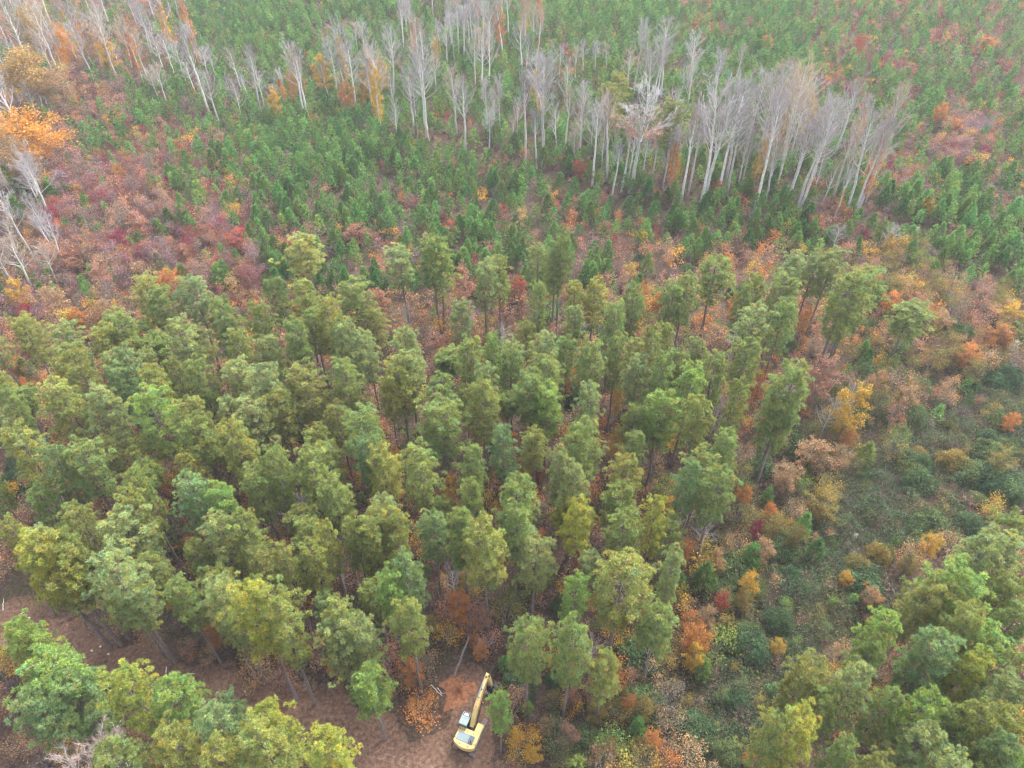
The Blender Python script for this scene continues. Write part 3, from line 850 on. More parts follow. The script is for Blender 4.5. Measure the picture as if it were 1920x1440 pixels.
def prism(mb, poly, axis, lo, hi, mi=0):
    """polygon in the plane across `axis` ('x': points are (y, z); 'z': points are (x, y)) drawn out from lo to hi"""
    n = len(poly)
    V = []
    for h in (lo, hi):
        for a, b in poly:
            V.append((h, a, b) if axis == 'x' else (a, h, b) if axis == 'y' else (a, b, h))
    F = [[i, (i + 1) % n, n + (i + 1) % n, n + i] for i in range(n)]
    mb.add(V, F, mi=mi)
    ca = np.mean(np.array(V[:n]), 0); cb = np.mean(np.array(V[n:]), 0)
    mb.add(np.vstack([V[:n], ca]), [[i, n, (i + 1) % n] for i in range(n)], mi=mi)
    mb.add(np.vstack([V[n:], cb]), [[i, (i + 1) % n, n] for i in range(n)], mi=mi)
    return mb


def box(mb, x0, x1, y0, y1, z0, z1, mi=0):
    return prism(mb, [(x0, y0), (x1, y0), (x1, y1), (x0, y1)], 'z', z0, z1, mi)


def part(name, mb, mats, parent, bevel=0.0, smooth=False):
    me = mb.mesh(name, mats, smooth)
    import bmesh
    bm = bmesh.new(); bm.from_mesh(me)
    bmesh.ops.remove_doubles(bm, verts=bm.verts, dist=0.0005)
    bmesh.ops.recalc_face_normals(bm, faces=bm.faces)
    bm.to_mesh(me); bm.free()
    o = link(name, me, parent)
    if bevel:
        b = o.modifiers.new("bevel", 'BEVEL'); b.width = bevel; b.segments = 2; b.limit_method = 'ANGLE'; b.angle_limit = math.radians(40)
    return o


def beam(mb, path, ws, hs, mi=0):
    """box beam along a path in the y-z plane; ws widths across x, hs depths"""
    p = np.array(path, float)
    d = unit(np.gradient(p, axis=0)); nrm = np.stack([-d[:, 1], d[:, 0]], 1)
    V = []
    for (y, z), nn, w, h in zip(p, nrm, ws, hs):
        for sx, sn in ((-1, -1), (1, -1), (1, 1), (-1, 1)):
            V.append((sx * w / 2, y + nn[0] * sn * h / 2, z + nn[1] * sn * h / 2))
    F = []
    for i in range(len(p) - 1):
        for j in range(4):
            F.append([4 * i + j, 4 * i + (j + 1) % 4, 4 * i + 4 + (j + 1) % 4, 4 * i + 4 + j])
    F.append([3, 2, 1, 0]); e = 4 * (len(p) - 1); F.append([e, e + 1, e + 2, e + 3])
    return mb.add(V, F, mi=mi)


def ncyl(mb, a, b, r, n=12, mi=0):
    return tube(mb, [a, tuple((np.array(a) + np.array(b)) / 2), b], [r, r, r], n, mi)


def build_excavator():
    root = bpy.data.objects.new("excavator", None); COL.objects.link(root)
    root.location = (-4.72, 33.05, 0.06); root.rotation_euler = (0, 0, math.radians(-22.5))
    tag(root, "yellow tracked excavator with its boom raised, standing on bare soil among the pines", "excavator")
    # undercarriage
    mb = MB(); box(mb, -0.72, 0.72, -0.9, 0.9, 0.42, 0.86); ncyl(mb, (0, 0, 0.86), (0, 0, 1.02), 0.62, 24)
    part("undercarriage", mb, M_BLK, root, 0.02)
    prof = []
    for k in range(9):
        a = math.pi / 2 + math.pi * k / 8; prof.append((-1.62 + 0.40 * math.cos(a), 0.42 + 0.40 * math.sin(a)))
    for k in range(9):
        a = -math.pi / 2 + math.pi * k / 8; prof.append((1.72 + 0.40 * math.cos(a), 0.42 + 0.40 * math.sin(a)))
    pp = np.array(prof + [prof[0]]); seg = np.linalg.norm(np.diff(pp, axis=0), axis=1); cs = np.concatenate([[0], np.cumsum(seg)])
    for s in (-1, 1):
        fr = MB(); prism(fr, [(y * 0.93, 0.42 + (z - 0.42) * 0.78) for y, z in prof], 'x', s * 1.0 - 0.22, s * 1.0 + 0.22)
        for yy in (-1.62, 1.72):
            ncyl(fr, (s * 1.0 - 0.27, yy, 0.42), (s * 1.0 + 0.27, yy, 0.42), 0.24, 14)
        fo = part("track", fr, M_BLK, root)
        sh = MB(); npad = 46
        for k in range(npad):
            q = (k + 0.5) / npad * cs[-1]
            c = np.array([np.interp(q, cs, pp[:, 0]), np.interp(q, cs, pp[:, 1])])
            c2 = np.array([np.interp((q + 0.01) % cs[-1], cs, pp[:, 0]), np.interp((q + 0.01) % cs[-1], cs, pp[:, 1])])
            d = unit(c2 - c); nn = np.array([d[1], -d[0]])
            if np.dot(nn, c - np.array([0.05, 0.42])) < 0: nn = -nn
            hw = cs[-1] / npad * 0.42
            poly = [c - d * hw, c + d * hw, c + d * hw + nn * 0.03, c + d * 0.03 + nn * 0.03, c + d * 0.02 + nn * 0.075, c - d * 0.02 + nn * 0.075, c - d * 0.03 + nn * 0.03, c - d * hw + nn * 0.03]
            prism(sh, [tuple(v) for v in poly], 'x', s * 1.0 - 0.3, s * 1.0 + 0.3)
        part("track_shoes", sh, M_TRK, fo)
    # upper structure: deck with rounded counterweight
    rear = [(1.30 * math.sin(t) / math.sin(1.0), -2.22 + (1 - math.cos(t)) * 0.95) for t in np.linspace(1.0, -1.0, 15)]
    body = [(1.30, -0.12), (-0.30, -0.12), (-0.30, -0.2), (-1.24, -0.2)]
    mb = MB(); prism(mb, [(1.26, 0.95), (0.46, 0.95), (0.46, 0.5), (-0.32, 0.5), (-0.32, 1.2), (-1.26, 1.2)] + [(x * 0.97, y) for x, y in rear[::-1]], 'z', 1.02, 1.22)
    part("deck", mb, M_BLK, root, 0.02)
    mb = MB(); prism(mb, [(1.30, -1.45)] + [(-1.24, -1.45)] + [(x, y) for x, y in rear[::-1]], 'z', 1.22, 2.02)
    cw = part("counterweight", mb, M_YEL, root, 0.09)
    for x in (-0.62, -0.42, 0.55):
        lug = MB(); box(lug, x - 0.05, x + 0.05, -1.98, -1.9, 2.018, 2.07)
        part("lifting_eye", lug, M_BLK, cw)
    mb = MB(); box(mb, -1.24, 1.30, -1.448, -0.12, 1.22, 2.02)
    hs = part("engine_housing", mb, M_YEL, root, 0.06)
    mb = MB(); box(mb, -1.04, 0.36, -1.62, -0.66, 2.021, 2.085, 0); hood = part("engine_hood", mb, M_GRY, root, 0.03)
    mb = MB(); box(mb, 0.363, 0.92, -1.62, -0.66, 2.021, 2.08, 0); part("hood_grille", mb, M_GRD, root, 0.03)
    mb = MB(); box(mb, 0.62, 0.74, -1.42, -1.3, 2.08, 2.11)
    ncyl(mb, (0.68, -1.36, 2.10), (0.68, -1.36, 2.42), 0.06, 12); part("exhaust_pipe", mb, M_BLK, root)
    for x in (-1.06, -0.78, -0.55, -0.1, 0.6):
        mb = MB(); ncyl(mb, (x, -0.42, 2.018), (x, -0.42, 2.07), 0.075 if x < -1 else 0.05, 12)
        part("filler_cap", mb, M_BLK, hs)
    mb = MB(); box(mb, 0.47, 1.28, -0.118, 1.02, 1.22, 1.80)
    tb = part("tool_box", mb, M_YEL, root, 0.09)
    mb = MB(); box(mb, 0.56, 1.2, 0.62, 0.98, 1.802, 1.83); box(mb, 0.56, 1.2, 0.1, 0.52, 1.802, 1.83); part("tool_box_lid", mb, M_YEL, tb, 0.012)
    # hand rail along the right side
    mb = MB()
    tube(mb, [(1.36, 0.9, 1.25), (1.36, 0.9, 2.35), (1.36, 0.1, 2.45), (1.36, -0.1, 2.0)], [0.022] * 4, 6)
    tube(mb, [(1.35, -1.5, 1.3), (1.35, -1.5, 1.75), (1.35, -0.3, 1.75), (1.35, -0.3, 1.3)], [0.02] * 4, 6)
    part("hand_rail", mb, M_ROD, root)
    # cab
    x0, x1 = -1.30, -0.36
    mb = MB(); prism(mb, [(-0.19, 1.02), (1.28, 1.02), (1.42, 1.5), (1.34, 2.0), (1.18, 2.76), (-0.19, 2.76)], 'x', x0, x1)
    cab = part("cab", mb, M_GRD, root, 0.04)
    mb = MB(); prism(mb, [(-0.26, 2.762), (1.24, 2.762), (1.16, 2.86), (-0.2, 2.87)], 'x', x0 - 0.03, x1 + 0.03)
    roof = part("cab_roof", mb, M_CABR, cab, 0.03)
    mb = MB(); box(mb, x0 + 0.2, x1 - 0.2, 0.82, 1.06, 2.868, 2.895); part("roof_lamp", mb, M_LMP, roof, 0.01)
    mb = MB(); box(mb, x0 + 0.08, x1 - 0.08, 0.77, 1.12, 2.862, 2.874); part("roof_hatch", mb, M_BLK, roof)
    wf = MB(); wf.add([(x0 + 0.08, 1.425, 1.55), (x1 - 0.08, 1.425, 1.55), (x1 - 0.08, 1.215, 2.66), (x0 + 0.08, 1.215, 2.66)], [[0, 1, 2, 3]])
    wf.add([(x0 + 0.08, 1.415, 1.52), (x1 - 0.08, 1.415, 1.52), (x1 - 0.08, 1.205, 2.69), (x0 + 0.08, 1.205, 2.69)], [[3, 2, 1, 0]])
    part("windscreen", wf, M_GLS, cab)
    sw = MB()
    for xx in (x0 - 0.006, x1 + 0.006):
        prism(sw, [(0.0, 1.7), (1.2, 1.7), (1.1, 2.62), (0.0, 2.62)], 'x', xx - 0.004, xx + 0.004)
    part("side_window", sw, M_GLS, cab)
    mb = MB(); tube(mb, [(x0 - 0.02, 1.3, 2.2), (x0 - 0.22, 1.42, 2.25), (x0 - 0.22, 1.42, 2.0)], [0.012] * 3, 5); box(mb, x0 - 0.3, x0 - 0.14, 1.41, 1.44, 1.95, 2.25)
    part("mirror", mb, M_BLK, cab)
    mb = MB(); box(mb, x0 + 0.3, x1 - 0.02, 1.3, 1.85, 1.0, 1.05); part("cab_step", mb, M_GRY, cab, 0.01)
    # boom bracket, boom, stick, bucket
    mb = MB()
    for s in (-1, 1): prism(mb, [(-0.1, 1.22), (0.78, 1.22), (0.62, 1.75), (0.45, 2.12), (0.22, 2.12)], 'x', 0.05 + s * 0.29 - 0.03, 0.05 + s * 0.29 + 0.03)
    part("boom_bracket", mb, M_BLK, root, 0.01)
    tip = (4.85, 5.55)
    path = [(0.33, 1.9), (1.0, 2.95), (1.75, 3.85), (2.5, 4.45), (3.4, 4.95), (4.3, 5.33), tip]
    bo = bpy.data.objects.new("boom_pivot", None)
    bpy.data.objects.remove(bo)
    mb = MB(); beam(mb, path, [0.46, 0.50, 0.5, 0.48, 0.44, 0.40, 0.34], [0.34, 0.56, 0.7, 0.72, 0.56, 0.46, 0.34])
    boom = part("boom", mb, M_YEL, root, 0.035); boom.location.x = 0.05
    mb = MB(); ncyl(mb, (-0.3, *tip), (0.3, *tip), 0.1); part("boom_pin", mb, M_BLK, boom)
    for yy, zz in ((1.6, 4.16), (2.4, 4.8), (3.2, 5.22), (4.5, 5.69)):
        mb = MB(); box(mb, -0.07, 0.07, yy, yy + 0.14, zz - 0.12, zz + 0.06); part("boom_bracket_plate", mb, M_BLK, boom)
    mb = MB()
    for s in (-1, 1):
        ncyl(mb, (s * 0.33, 0.85, 1.55), (s * 0.33, 1.75, 2.75), 0.085); ncyl(mb, (s * 0.33, 1.75, 2.75), (s * 0.33, 2.4, 3.95), 0.05)
    part("boom_cylinder", mb, M_BLK, boom)
    mb = MB(); ncyl(mb, (-0.13, 2.5, 5.0), (-0.13, 3.75, 5.58), 0.085, 12, 0); ncyl(mb, (-0.13, 3.75, 5.58), (-0.13, 5.0, 5.95), 0.05, 12, 1)
    part("stick_cylinder", mb, [M_GRY, M_ROD], boom)
    hp = MB()
    for xx in (-0.2, 0.2): tube(hp, [(xx, 1.0, 3.28), (xx, 1.7, 4.22), (xx, 2.5, 4.84), (xx, 3.4, 5.26), (xx, 4.4, 5.6)], [0.025] * 5, 5)
    part("hydraulic_hose", hp, M_BLK, boom)
    st_root = MB()
    # the stick hangs from the boom head, leaning a little forward and to the right
    beam(st_root, [(4.72, 5.98), (4.86, 5.5), (5.05, 4.6), (5.3, 3.2), (5.45, 2.05)], [0.28, 0.34, 0.32, 0.28, 0.24], [0.26, 0.5, 0.52, 0.4, 0.26])
    V0 = st_root.V[0].copy(); V0[:, 0] += (5.55 - V0[:, 2]) * 0.05; st_root.V[0] = V0
    stick = part("stick", st_root, M_YEL, root, 0.03); stick.location.x = 0.05
    mb = MB(); ncyl(mb, (0.02, 5.55, 4.9), (0.16, 5.78, 3.6), 0.07); ncyl(mb, (0.16, 5.78, 3.6), (0.28, 5.9, 2.5), 0.045)
    tube(mb, [(0.26, 5.9, 2.5), (0.32, 5.82, 1.95)], [0.06, 0.06], 6)
    part("bucket_cylinder", mb, M_BLK, stick)
    # bucket, mouth turned back towards the machine
    bk = bpy.data.objects.new("bucket", None); bpy.data.objects.remove(bk)
    mb = MB()
    outer = [(-0.1, 1.0)] + [(0.32 + 0.62 * math.cos(a), 0.34 + 0.58 * math.sin(a)) for a in np.linspace(1.9, -1.75, 12)] + [(-0.48, -0.16)]
    inner = [(y * 0.92 - 0.01, z * 0.92 + 0.03) for y, z in outer]
    n = len(outer); W = 0.58
    V = [(-W, y, z) for y, z in outer] + [(W, y, z) for y, z in outer] + [(-W + 0.04, y, z) for y, z in inner] + [(W - 0.04, y, z) for y, z in inner]
    F = [[i, i + 1, n + i + 1, n + i] for i in range(n - 1)] + [[2 * n + i, 3 * n + i, 3 * n + i + 1, 2 * n + i + 1] for i in range(n - 1)]
    F += [[0, n, 3 * n, 2 * n], [n - 1, 3 * n - 1, 4 * n - 1, 2 * n - 1]]
    F = [f for f in F]
    mb.add(V, F)
    for s, o_, i_ in ((-1, 0, 2 * n), (1, n, 3 * n)):
        cx = (s * W, 0.25, 0.42)
        vs = [V[o_ + k] for k in range(n)] + [cx]
        mb.add(vs, [[k, k + 1, n] for k in range(n - 1)] + [[n - 1, 0, n]])
        cx2 = (s * (W - 0.04), 0.25, 0.42)
        vs = [V[i_ + k] for k in range(n)] + [cx2]
        mb.add(vs, [[k + 1, k, n] for k in range(n - 1)] + [[0, n - 1, n]])
    for s in (-0.2, 0.2): prism(mb, [(-0.15, 0.9), (0.4, 0.92), (0.2, 1.3), (0.0, 1.3)], 'x', s - 0.03, s + 0.03)
    bucket = part("bucket", mb, M_BLK, root, 0.0)
    bucket.location = (0.3, 5.45, 0.78); bucket.rotation_euler = (math.radians(8), 0, math.radians(-24))
    for k in range(5):
        t = MB(); x = -0.48 + 0.24 * k
        prism(t, [(-0.44, -0.21), (-0.44, -0.10), (-0.76, -0.20)], 'x', x - 0.055, x + 0.055)
        part("bucket_tooth", t, M_ROD, bucket)
    return root


EXC = build_excavator()
note(EXC, "yellow excavator", -4.7, 33, 1.5, "fixed")

# ------------------------------------------------------------------ loose timber round the digging
def log_thing(name, label, cat, p0, p1, r0, r1, m, end_m=None, snags=0, seed=0, n=10):
    g = np.random.default_rng(seed)
    mb = MB()
    p0, p1 = np.array(p0, float), np.array(p1, float)
    k = 9
    pts = np.linspace(p0, p1, k) + g.normal(0, 0.03, (k, 3)); pts[0] = p0; pts[-1] = p1
    tube(mb, pts, np.linspace(r0, r1, k) * g.uniform(0.93, 1.07, k), n)
    for s in range(snags):
        q = g.uniform(0.3, 0.95); b = p0 + (p1 - p0) * q
        d = unit(g.normal(0, 1, 3)) * g.uniform(0.4, 1.1)
        tube(mb, [b, b + d * 0.5, b + d], [0.03, 0.02, 0.008], 4)
    o = link(name, mb.mesh(name, m, True))
    tag(o, label, cat)
    return o


fx, fy, _ = at(851, 1269, 0); tx, ty, _ = at(879, 1196, 3.4)
log_thing("leaning_trunk", "bare grey trunk leaning away from the dug orange soil", "tree trunk", (fx, fy, 0.2), (tx, ty, 3.6), 0.19, 0.13, M_PINEBARK, snags=4, seed=3)
a_, b_ = at(929, 1297, 0.15), at(941, 1293, 0.25)
log_thing("split_log", "short pale splintered log lying between the bucket and the root plate", "log", a_, b_, 0.07, 0.13, M_WOOD, seed=4)
a_, b_ = at(808, 1284, 0.3), at(828, 1304, 0.2)
log_thing("fallen_pole", "thin pale fallen pole beside the dug soil under pink shrubs", "log", a_, b_, 0.05, 0.04, M_PALEBARK, seed=5)
a_, b_ = at(311, 1262, 0.1), at(312, 1250, 0.5)
log_thing("white_stick", "short white broken stick standing on the dirt track", "stick", a_, b_, 0.09, 0.05, M_PALEBARK, seed=6)
for k, (p, q, w) in enumerate([((352, 1263), (366, 1263), "pale stick lying on the track below the brushy pine trunk"), ((5, 1145), (7, 1122), "crooked white branch at the left end of the track"), ((12, 1174), (20, 1178), "short pale stick on the track near the left edge"), ((38, 1152), (46, 1147), "thin pale branch on the track beside the dark pine"),
                               ((972, 1432), (966, 1446), "dark fallen log at the bottom edge right of the excavator"), ((450, 1236), (478, 1239), "bleached broken limb sticking out below the yellow pine"), ((820, 1290), (829, 1301), "grey stick beside the orange dug soil")]):
    a_, b_ = at(*p, 0.15), at(*q, 0.2)
    log_thing("fallen_stick", w, "stick", a_, b_, 0.055, 0.03, M_PINEBARK if k == 4 else M_PALEBARK, seed=20 + k)


def root_plate():
    root = bpy.data.objects.new("uprooted_stump", None); COL.objects.link(root)
    x, y, _ = at(952, 1308, 0.3)
    root.location = (x, y, 0.0)
    tag(root, "uprooted stump with a disc of brown soil on its roots, right of the bucket", "stump")
    g = np.random.default_rng(9)
    m = 22; th = np.linspace(0, 2 * math.pi, m, endpoint=False)
    rows = []
    for r, h in ((0.05, 0.62), (0.3, 0.66), (0.5, 0.55), (0.6, 0.35), (0.55, 0.1), (0.4, -0.05)):
        rr = r * (1 + 0.14 * np.sin(3 * th) + 0.1 * g.uniform(-1, 1, m))
        rows.append(np.stack([rr * np.cos(th), rr * np.sin(th), h + 0.05 * g.uniform(-1, 1, m)], 1))
    V = np.concatenate(rows); i = np.arange(5)[:, None] * m; j = np.arange(m)[None, :]; j2 = (j + 1) % m
    o = link("soil_disc", MB().add(V, np.stack([i + j2, i + j, i + m + j, i + m + j2], -1).reshape(-1, 4)).add(rows[0], [[q, (q + 1) % m, (q + 11) % m] for q in range(0, 11)]).mesh("soil_disc", M_SOIL, True), root)
    mb = MB()
    for k in range(12):
        a = g.uniform(0, 6.28); r = 0.45
        tube(mb, [(r * math.cos(a), r * math.sin(a), 0.4), (0.75 * math.cos(a), 0.75 * math.sin(a), 0.5), (1.0 * math.cos(a + 0.2), 1.0 * math.sin(a + 0.2), 0.25)], [0.05, 0.03, 0.01], 5)
    link("roots", mb.mesh("roots", M_TWIG, True), root)
    mb = MB(); tube(mb, [(0, 0, 0.5), (0.35, 0.25, 0.25), (0.9, 0.6, 0.2)], [0.2, 0.17, 0.15], 9); link("stump_trunk", mb.mesh("stump_trunk", M_PINEBARK, True), root)


root_plate()
for k, (px, py, w) in enumerate([(55, 1160, "on the track near the left edge"), (172, 1222, "in a row of four on the dirt track, leftmost"), (188, 1214, "just right of the leftmost pale stump on the track"), (203, 1228, "closest to the brushy pine among the track stumps"), (229, 1238, "rightmost of the pale stumps on the dirt track")]):
    x, y, _ = at(px, py, 0.1)
    st = link("stump", tube(MB(), [(0, 0, -0.05), (0.01, 0, 0.12), (0.02, 0.01, 0.26)], [0.22, 0.17, 0.16], 10).mesh("stump", M_PINEBARK, True))
    st.location = (x, y, 0); tag(st, "small cut stump " + w, "stump", "cut stumps on the dirt track")
    c = link("cut_face", MB().add([(0.165 * math.cos(a) + 0.02, 0.165 * math.sin(a) + 0.01, 0.264 + 0.01 * math.sin(a)) for a in np.linspace(0, 6.28, 13)[:-1]] + [(0.02, 0.01, 0.27)], [[i, (i + 1) % 12, 12] for i in range(12)]).mesh("cut_face", M_WOOD), st)


def cable(label, pts, z):
    P = [np.array(at(*p, z)) for p in pts]
    d = P[-1] - P[0]
    P = [P[0] - d * 0.5] + P + [P[-1] + d * 0.4]
    s = np.linspace(0, 1, 40); q = np.linspace(0, 1, len(P)); P = np.array(P)
    L_ = np.stack([np.interp(s, q, P[:, i]) for i in range(3)], 1); L_[:, 2] += 0.6 * ((2 * s - 1) ** 2 - 0.5)
    o = link("overhead_cable", tube(MB(), L_, np.full(40, 0.008), 5).mesh("overhead_cable", M_TWIG, True))
    tag(o, label, "cable", "cables over the dirt track")


cable("thin pale cable strung above the dirt track, the one farther from the camera", [(153, 1248), (222, 1263), (400, 1318), (654, 1392), (755, 1423)], 5.0)
cable("thin pale cable strung above the dirt track, the lower nearer one", [(165, 1262), (300, 1300), (500, 1358), (655, 1408), (708, 1422)], 4.6)
# ------------------------------------------------------------------ trees, one by one
SMALLP_T = pine_template(120, H=13.0, R=1.4, L=2.9)
PINE_T = [pine_template(100 + i, H=20, R=2.3, L=[9.6, 10.8, 9.0, 10.2, 11.6, 10.0, 9.4, 11.0][i]) for i in range(8)]
BROAD_T = [broad_template(300 + i, H=10, R=[2.4, 2.7, 2.2][i]) for i in range(3)]
TALLB_T = [broad_template(320 + i, H=16, R=2.5, base=0.3, nl=260) for i in range(2)]
BIG_T = [broad_template(340 + i, H=18, R=5.2, base=0.3, nl=300, leaf=0.36, per=26) for i in range(2)]
BARE_T = {'w': [bare_template(400 + i, 24, 1.15, 0.48) for i in range(4)], 'n': [bare_template(420 + i, 24, 0.62, 0.58) for i in range(3)], 's': [bare_template(440 + i, 24, 1.0, 0.35) for i in range(3)]}
BARE_LEAF = {}
for kind in 'wns':
    for i, t in enumerate(BARE_T[kind]):
        e = t['ends']; g0 = 500 + 10 * i + ord(kind)
        zs = np.linspace(0.05, 0.62, 60) * t['H']
        rr = np.random.default_rng(g0)
        col_pts = np.array([t['axis'](q) for q in zs]) + np.concatenate([rr.normal(0, 0.22, (60, 2)), np.zeros((60, 1))], 1)
        zs2 = np.linspace(0.2, 0.84, 110) * t['H']
        wid = 2.0 * np.sin(np.linspace(0.3, math.pi - 0.1, 110))
        a = rr.uniform(0, 6.28, 110)
        fat = np.array([t['axis'](q) for q in zs2]) + np.stack([np.cos(a) * wid * rr.uniform(0.2, 1, 110), np.sin(a) * wid * rr.uniform(0.2, 1, 110), np.zeros(110)], 1)
        BARE_LEAF[(kind, i)] = dict(r=leaf_mesh("creeper", col_pts, 16, 0.2, 0.24, g0), f=leaf_mesh("leaves", fat, 30, 0.32, 0.3, g0 + 1), p=leaf_mesh("leaves", e[rr.random(len(e)) < 0.5], 4, 0.22, 0.17, g0 + 2))
rng = np.random.default_rng(77)
ROOTS = []


def tree(name, parts, x, y, z, sxy, sz, label_cat, group, rot=None):
    r = bpy.data.objects.new(name, None)
    COL.objects.link(r)
    r.location = (x, y, z); r.scale = (sxy, sxy, sz)
    r.rotation_euler = (0, 0, rnd.uniform(0, 6.28) if rot is None else rot)
    r["category"] = label_cat; r["group"] = group
    if name == 'bare_tree':
        r.rotation_euler = (rnd.gauss(0, 0.035), rnd.gauss(0, 0.035), r.rotation_euler[2])
    for pn, me, col in parts:
        link(pn, me, r, col)
    return r


def jitter(c, a=0.12):
    k = 1 + rnd.uniform(-a, a)
    h = rnd.gauss(0, a * 0.5)
    return (c[0] * k * (1 + h), c[1] * k, c[2] * k * (1 - h))


def put_pine(x, y, H, wm, look, k):
    t = SMALLP_T if H < 13.95 else PINE_T[k % len(PINE_T)]
    sxy = max(0.55, min(1.5, wm / 2 / t['R']))
    o = tree("pine_tree", [("trunk", t['trunk'], None), ("crown", t['crown'], jitter(PINE_RGB[look], 0.07))], x, y, -0.05, sxy, H / t['H'], "pine tree", "tall pines of the stand")
    note(o, PINE_LOOK[look], x, y, H * 0.9, "pine")
    return o


kk = 0
PXY = []
for bx, byy, txt in PINES:
    for rec in txt.replace("\n", "").split(";"):
        if not rec.strip(): continue
        X, Y, W, l = rec.split()
        px, py, w = bx + float(X) / 3, byy + float(Y) / 3, float(W) / 3
        H = 18.5 + 3.2 * ((kk * 7) % 10) / 10
        if py < 560: H = 17.5 + 2.5 * ((kk * 7) % 10) / 10
        x, y, _ = at(px, py + 2, H)
        _, _, d = project(x, y, H - 4)
        put_pine(x, y, H, 1.0 * w / (FPX / float(d)), l, rnd.randrange(8)); kk += 1
        PXY.append((x, y))
for fx_, fy_, tx_, ty_, w, l in PINES_FOOT:
    x, y, _ = at(fx_, fy_, 0)
    H = max(7.0 if fx_ == 935 else 14.0, min(24.0, height_at_top(x, y, tx_, ty_)))
    _, _, d = project(x, y, H - 4)
    o = put_pine(x, y, H, 1.0 * w / (FPX / float(d)), l, rnd.randrange(8))
    PXY.append((x, y))
# pines half hidden between the others
tries = 0; added = 0
while tries < 6000 and added < 68:
    tries += 1
    x, y = rnd.uniform(-85, 62), rnd.uniform(26, 112)
    H = rnd.uniform(13.5, 18)
    px, py, d = project(x, y, H)
    if chr(int(zone_of(x, y))) != 'F' or keep_clear(x, y) or not (-40 < px < 1380 and 560 < py < 1180): continue
    if px > 1250 and py > 760: continue
    if 800 < px < 1100 and py > 1090: continue
    if any((x - a) ** 2 + (y - b) ** 2 < 12 for a, b in PXY): continue
    put_pine(x, y, H, rnd.uniform(3.0, 4.4), rnd.choice("gglgoyl"), rnd.randrange(8)); PXY.append((x, y)); added += 1
# the two tall pines among the bare trees
for px, py, w, l in ((1145, 160, 60, 'o'), (1265, 195, 56, 'o'), (1165, 142, 46, 'o')):
    x, y, _ = at(px, py, 21); _, _, d = project(x, y, 17)
    put_pine(x, y, 21 + float(ground_h(x, y)), w / (FPX / float(d)), l, rnd.randrange(8))

BARE_LOOK = {'w': "bare wide-crowned pale tree", 'n': "bare slim pale tree", 's': "small thin bare tree", 'r': "pale tree wrapped in red creeper",
             'o': "pale tree with orange leaves", 'y': "pale tree with golden yellow leaves", 'p': "tan-topped pale tree", 't': "broken-topped white bare tree"}
SNAP_T = [bare_template(460 + i, 24, 1.0, 0.72) for i in range(2)]
BXY = []


def put_bare(x, y, H, st, z=None):
    z = float(ground_h(x, y)) if z is None else z
    base = st if st in 'wns' else ('w' if st in 'yp' else 'n')
    i = rnd.randrange(len(BARE_T[base]))
    t = SNAP_T[rnd.randrange(2)] if st == 't' else BARE_T[base][i]
    g = rnd.uniform(0.68, 1.08)
    bark = (g, g * rnd.uniform(0.96, 1.0), g * rnd.uniform(0.94, 1.0))
    tw = rnd.uniform(0.27, 0.46); tcol = (tw * 1.0, tw * 0.93, tw * 0.95)
    if rnd.random() < 0.25: tcol = (tw * 1.05, tw * 0.9, tw * 0.72)
    parts = [("trunk", t['trunk'], bark), ("branches", t['br'], tcol)]
    if st == 'r': parts.append(("creeper", BARE_LEAF[(base, i)]['r'], jitter(AUT_RGB[rnd.choice('RRO')])))
    if st in 'oy': parts.append(("leaves", BARE_LEAF[(base, i)]['f'], jitter(AUT_RGB['O' if st == 'o' else 'Y'])))
    if st == 'p': parts.append(("leaves", BARE_LEAF[(base, i)]['p'], jitter((0.42, 0.28, 0.13))))
    s = H / t['H']
    o = tree("bare_tree", parts, x, y, z - 0.1, max(0.55, min(1.2, 0.36 + 0.70 * s)) * (0.75 if st == 's' else 1), s, "bare tree", "bare hardwood trees")
    note(o, BARE_LOOK[st], x, y, z + H * 0.75, "bare")
    BXY.append((x, y))
    return o


for bx, byy, txt in BARES:
    for rec in txt.replace("\n", "").split(";"):
        if not rec.strip(): continue
        X, Y, U, V_, st = rec.split()
        fx_, fy_ = bx + float(X) / 3, byy + float(Y) / 3
        x, y, z = ground_at(fx_, fy_)
        H = height_at_top(x, y, bx + float(U) / 3, byy + float(V_) / 3) - z
        H = max(7.0, min(29.0, H))
        if st in 'r' and fy_ < 200: H = max(12, min(24, H))
        put_bare(x, y, H, st, z)
# the wide tree with white upper twigs and pink-orange leaves below
x, y, z = ground_at(640 + 1620 / 3, 1085 / 3)
t = BARE_T['w'][1]
_e = t['ends']; _e = _e[_e[:, 2] < 0.74 * t['H']]
WT = tree("bare_tree", [("trunk", t['trunk'], (0.72, 0.71, 0.71)), ("branches", t['br'], (0.5, 0.485, 0.5)), ("leaves", leaf_mesh("leaves", _e, 9, 0.35, 0.2, 5), (0.42, 0.19, 0.12))], x, y, z, 1.5, 25 / 24, "bare tree", "bare hardwood trees", 1.0)
WT["label"] = "spreading tree with a white crown of bare twigs above pinkish orange leaves"
note(WT, "white-crowned tree", x, y, z + 20, "fixed")
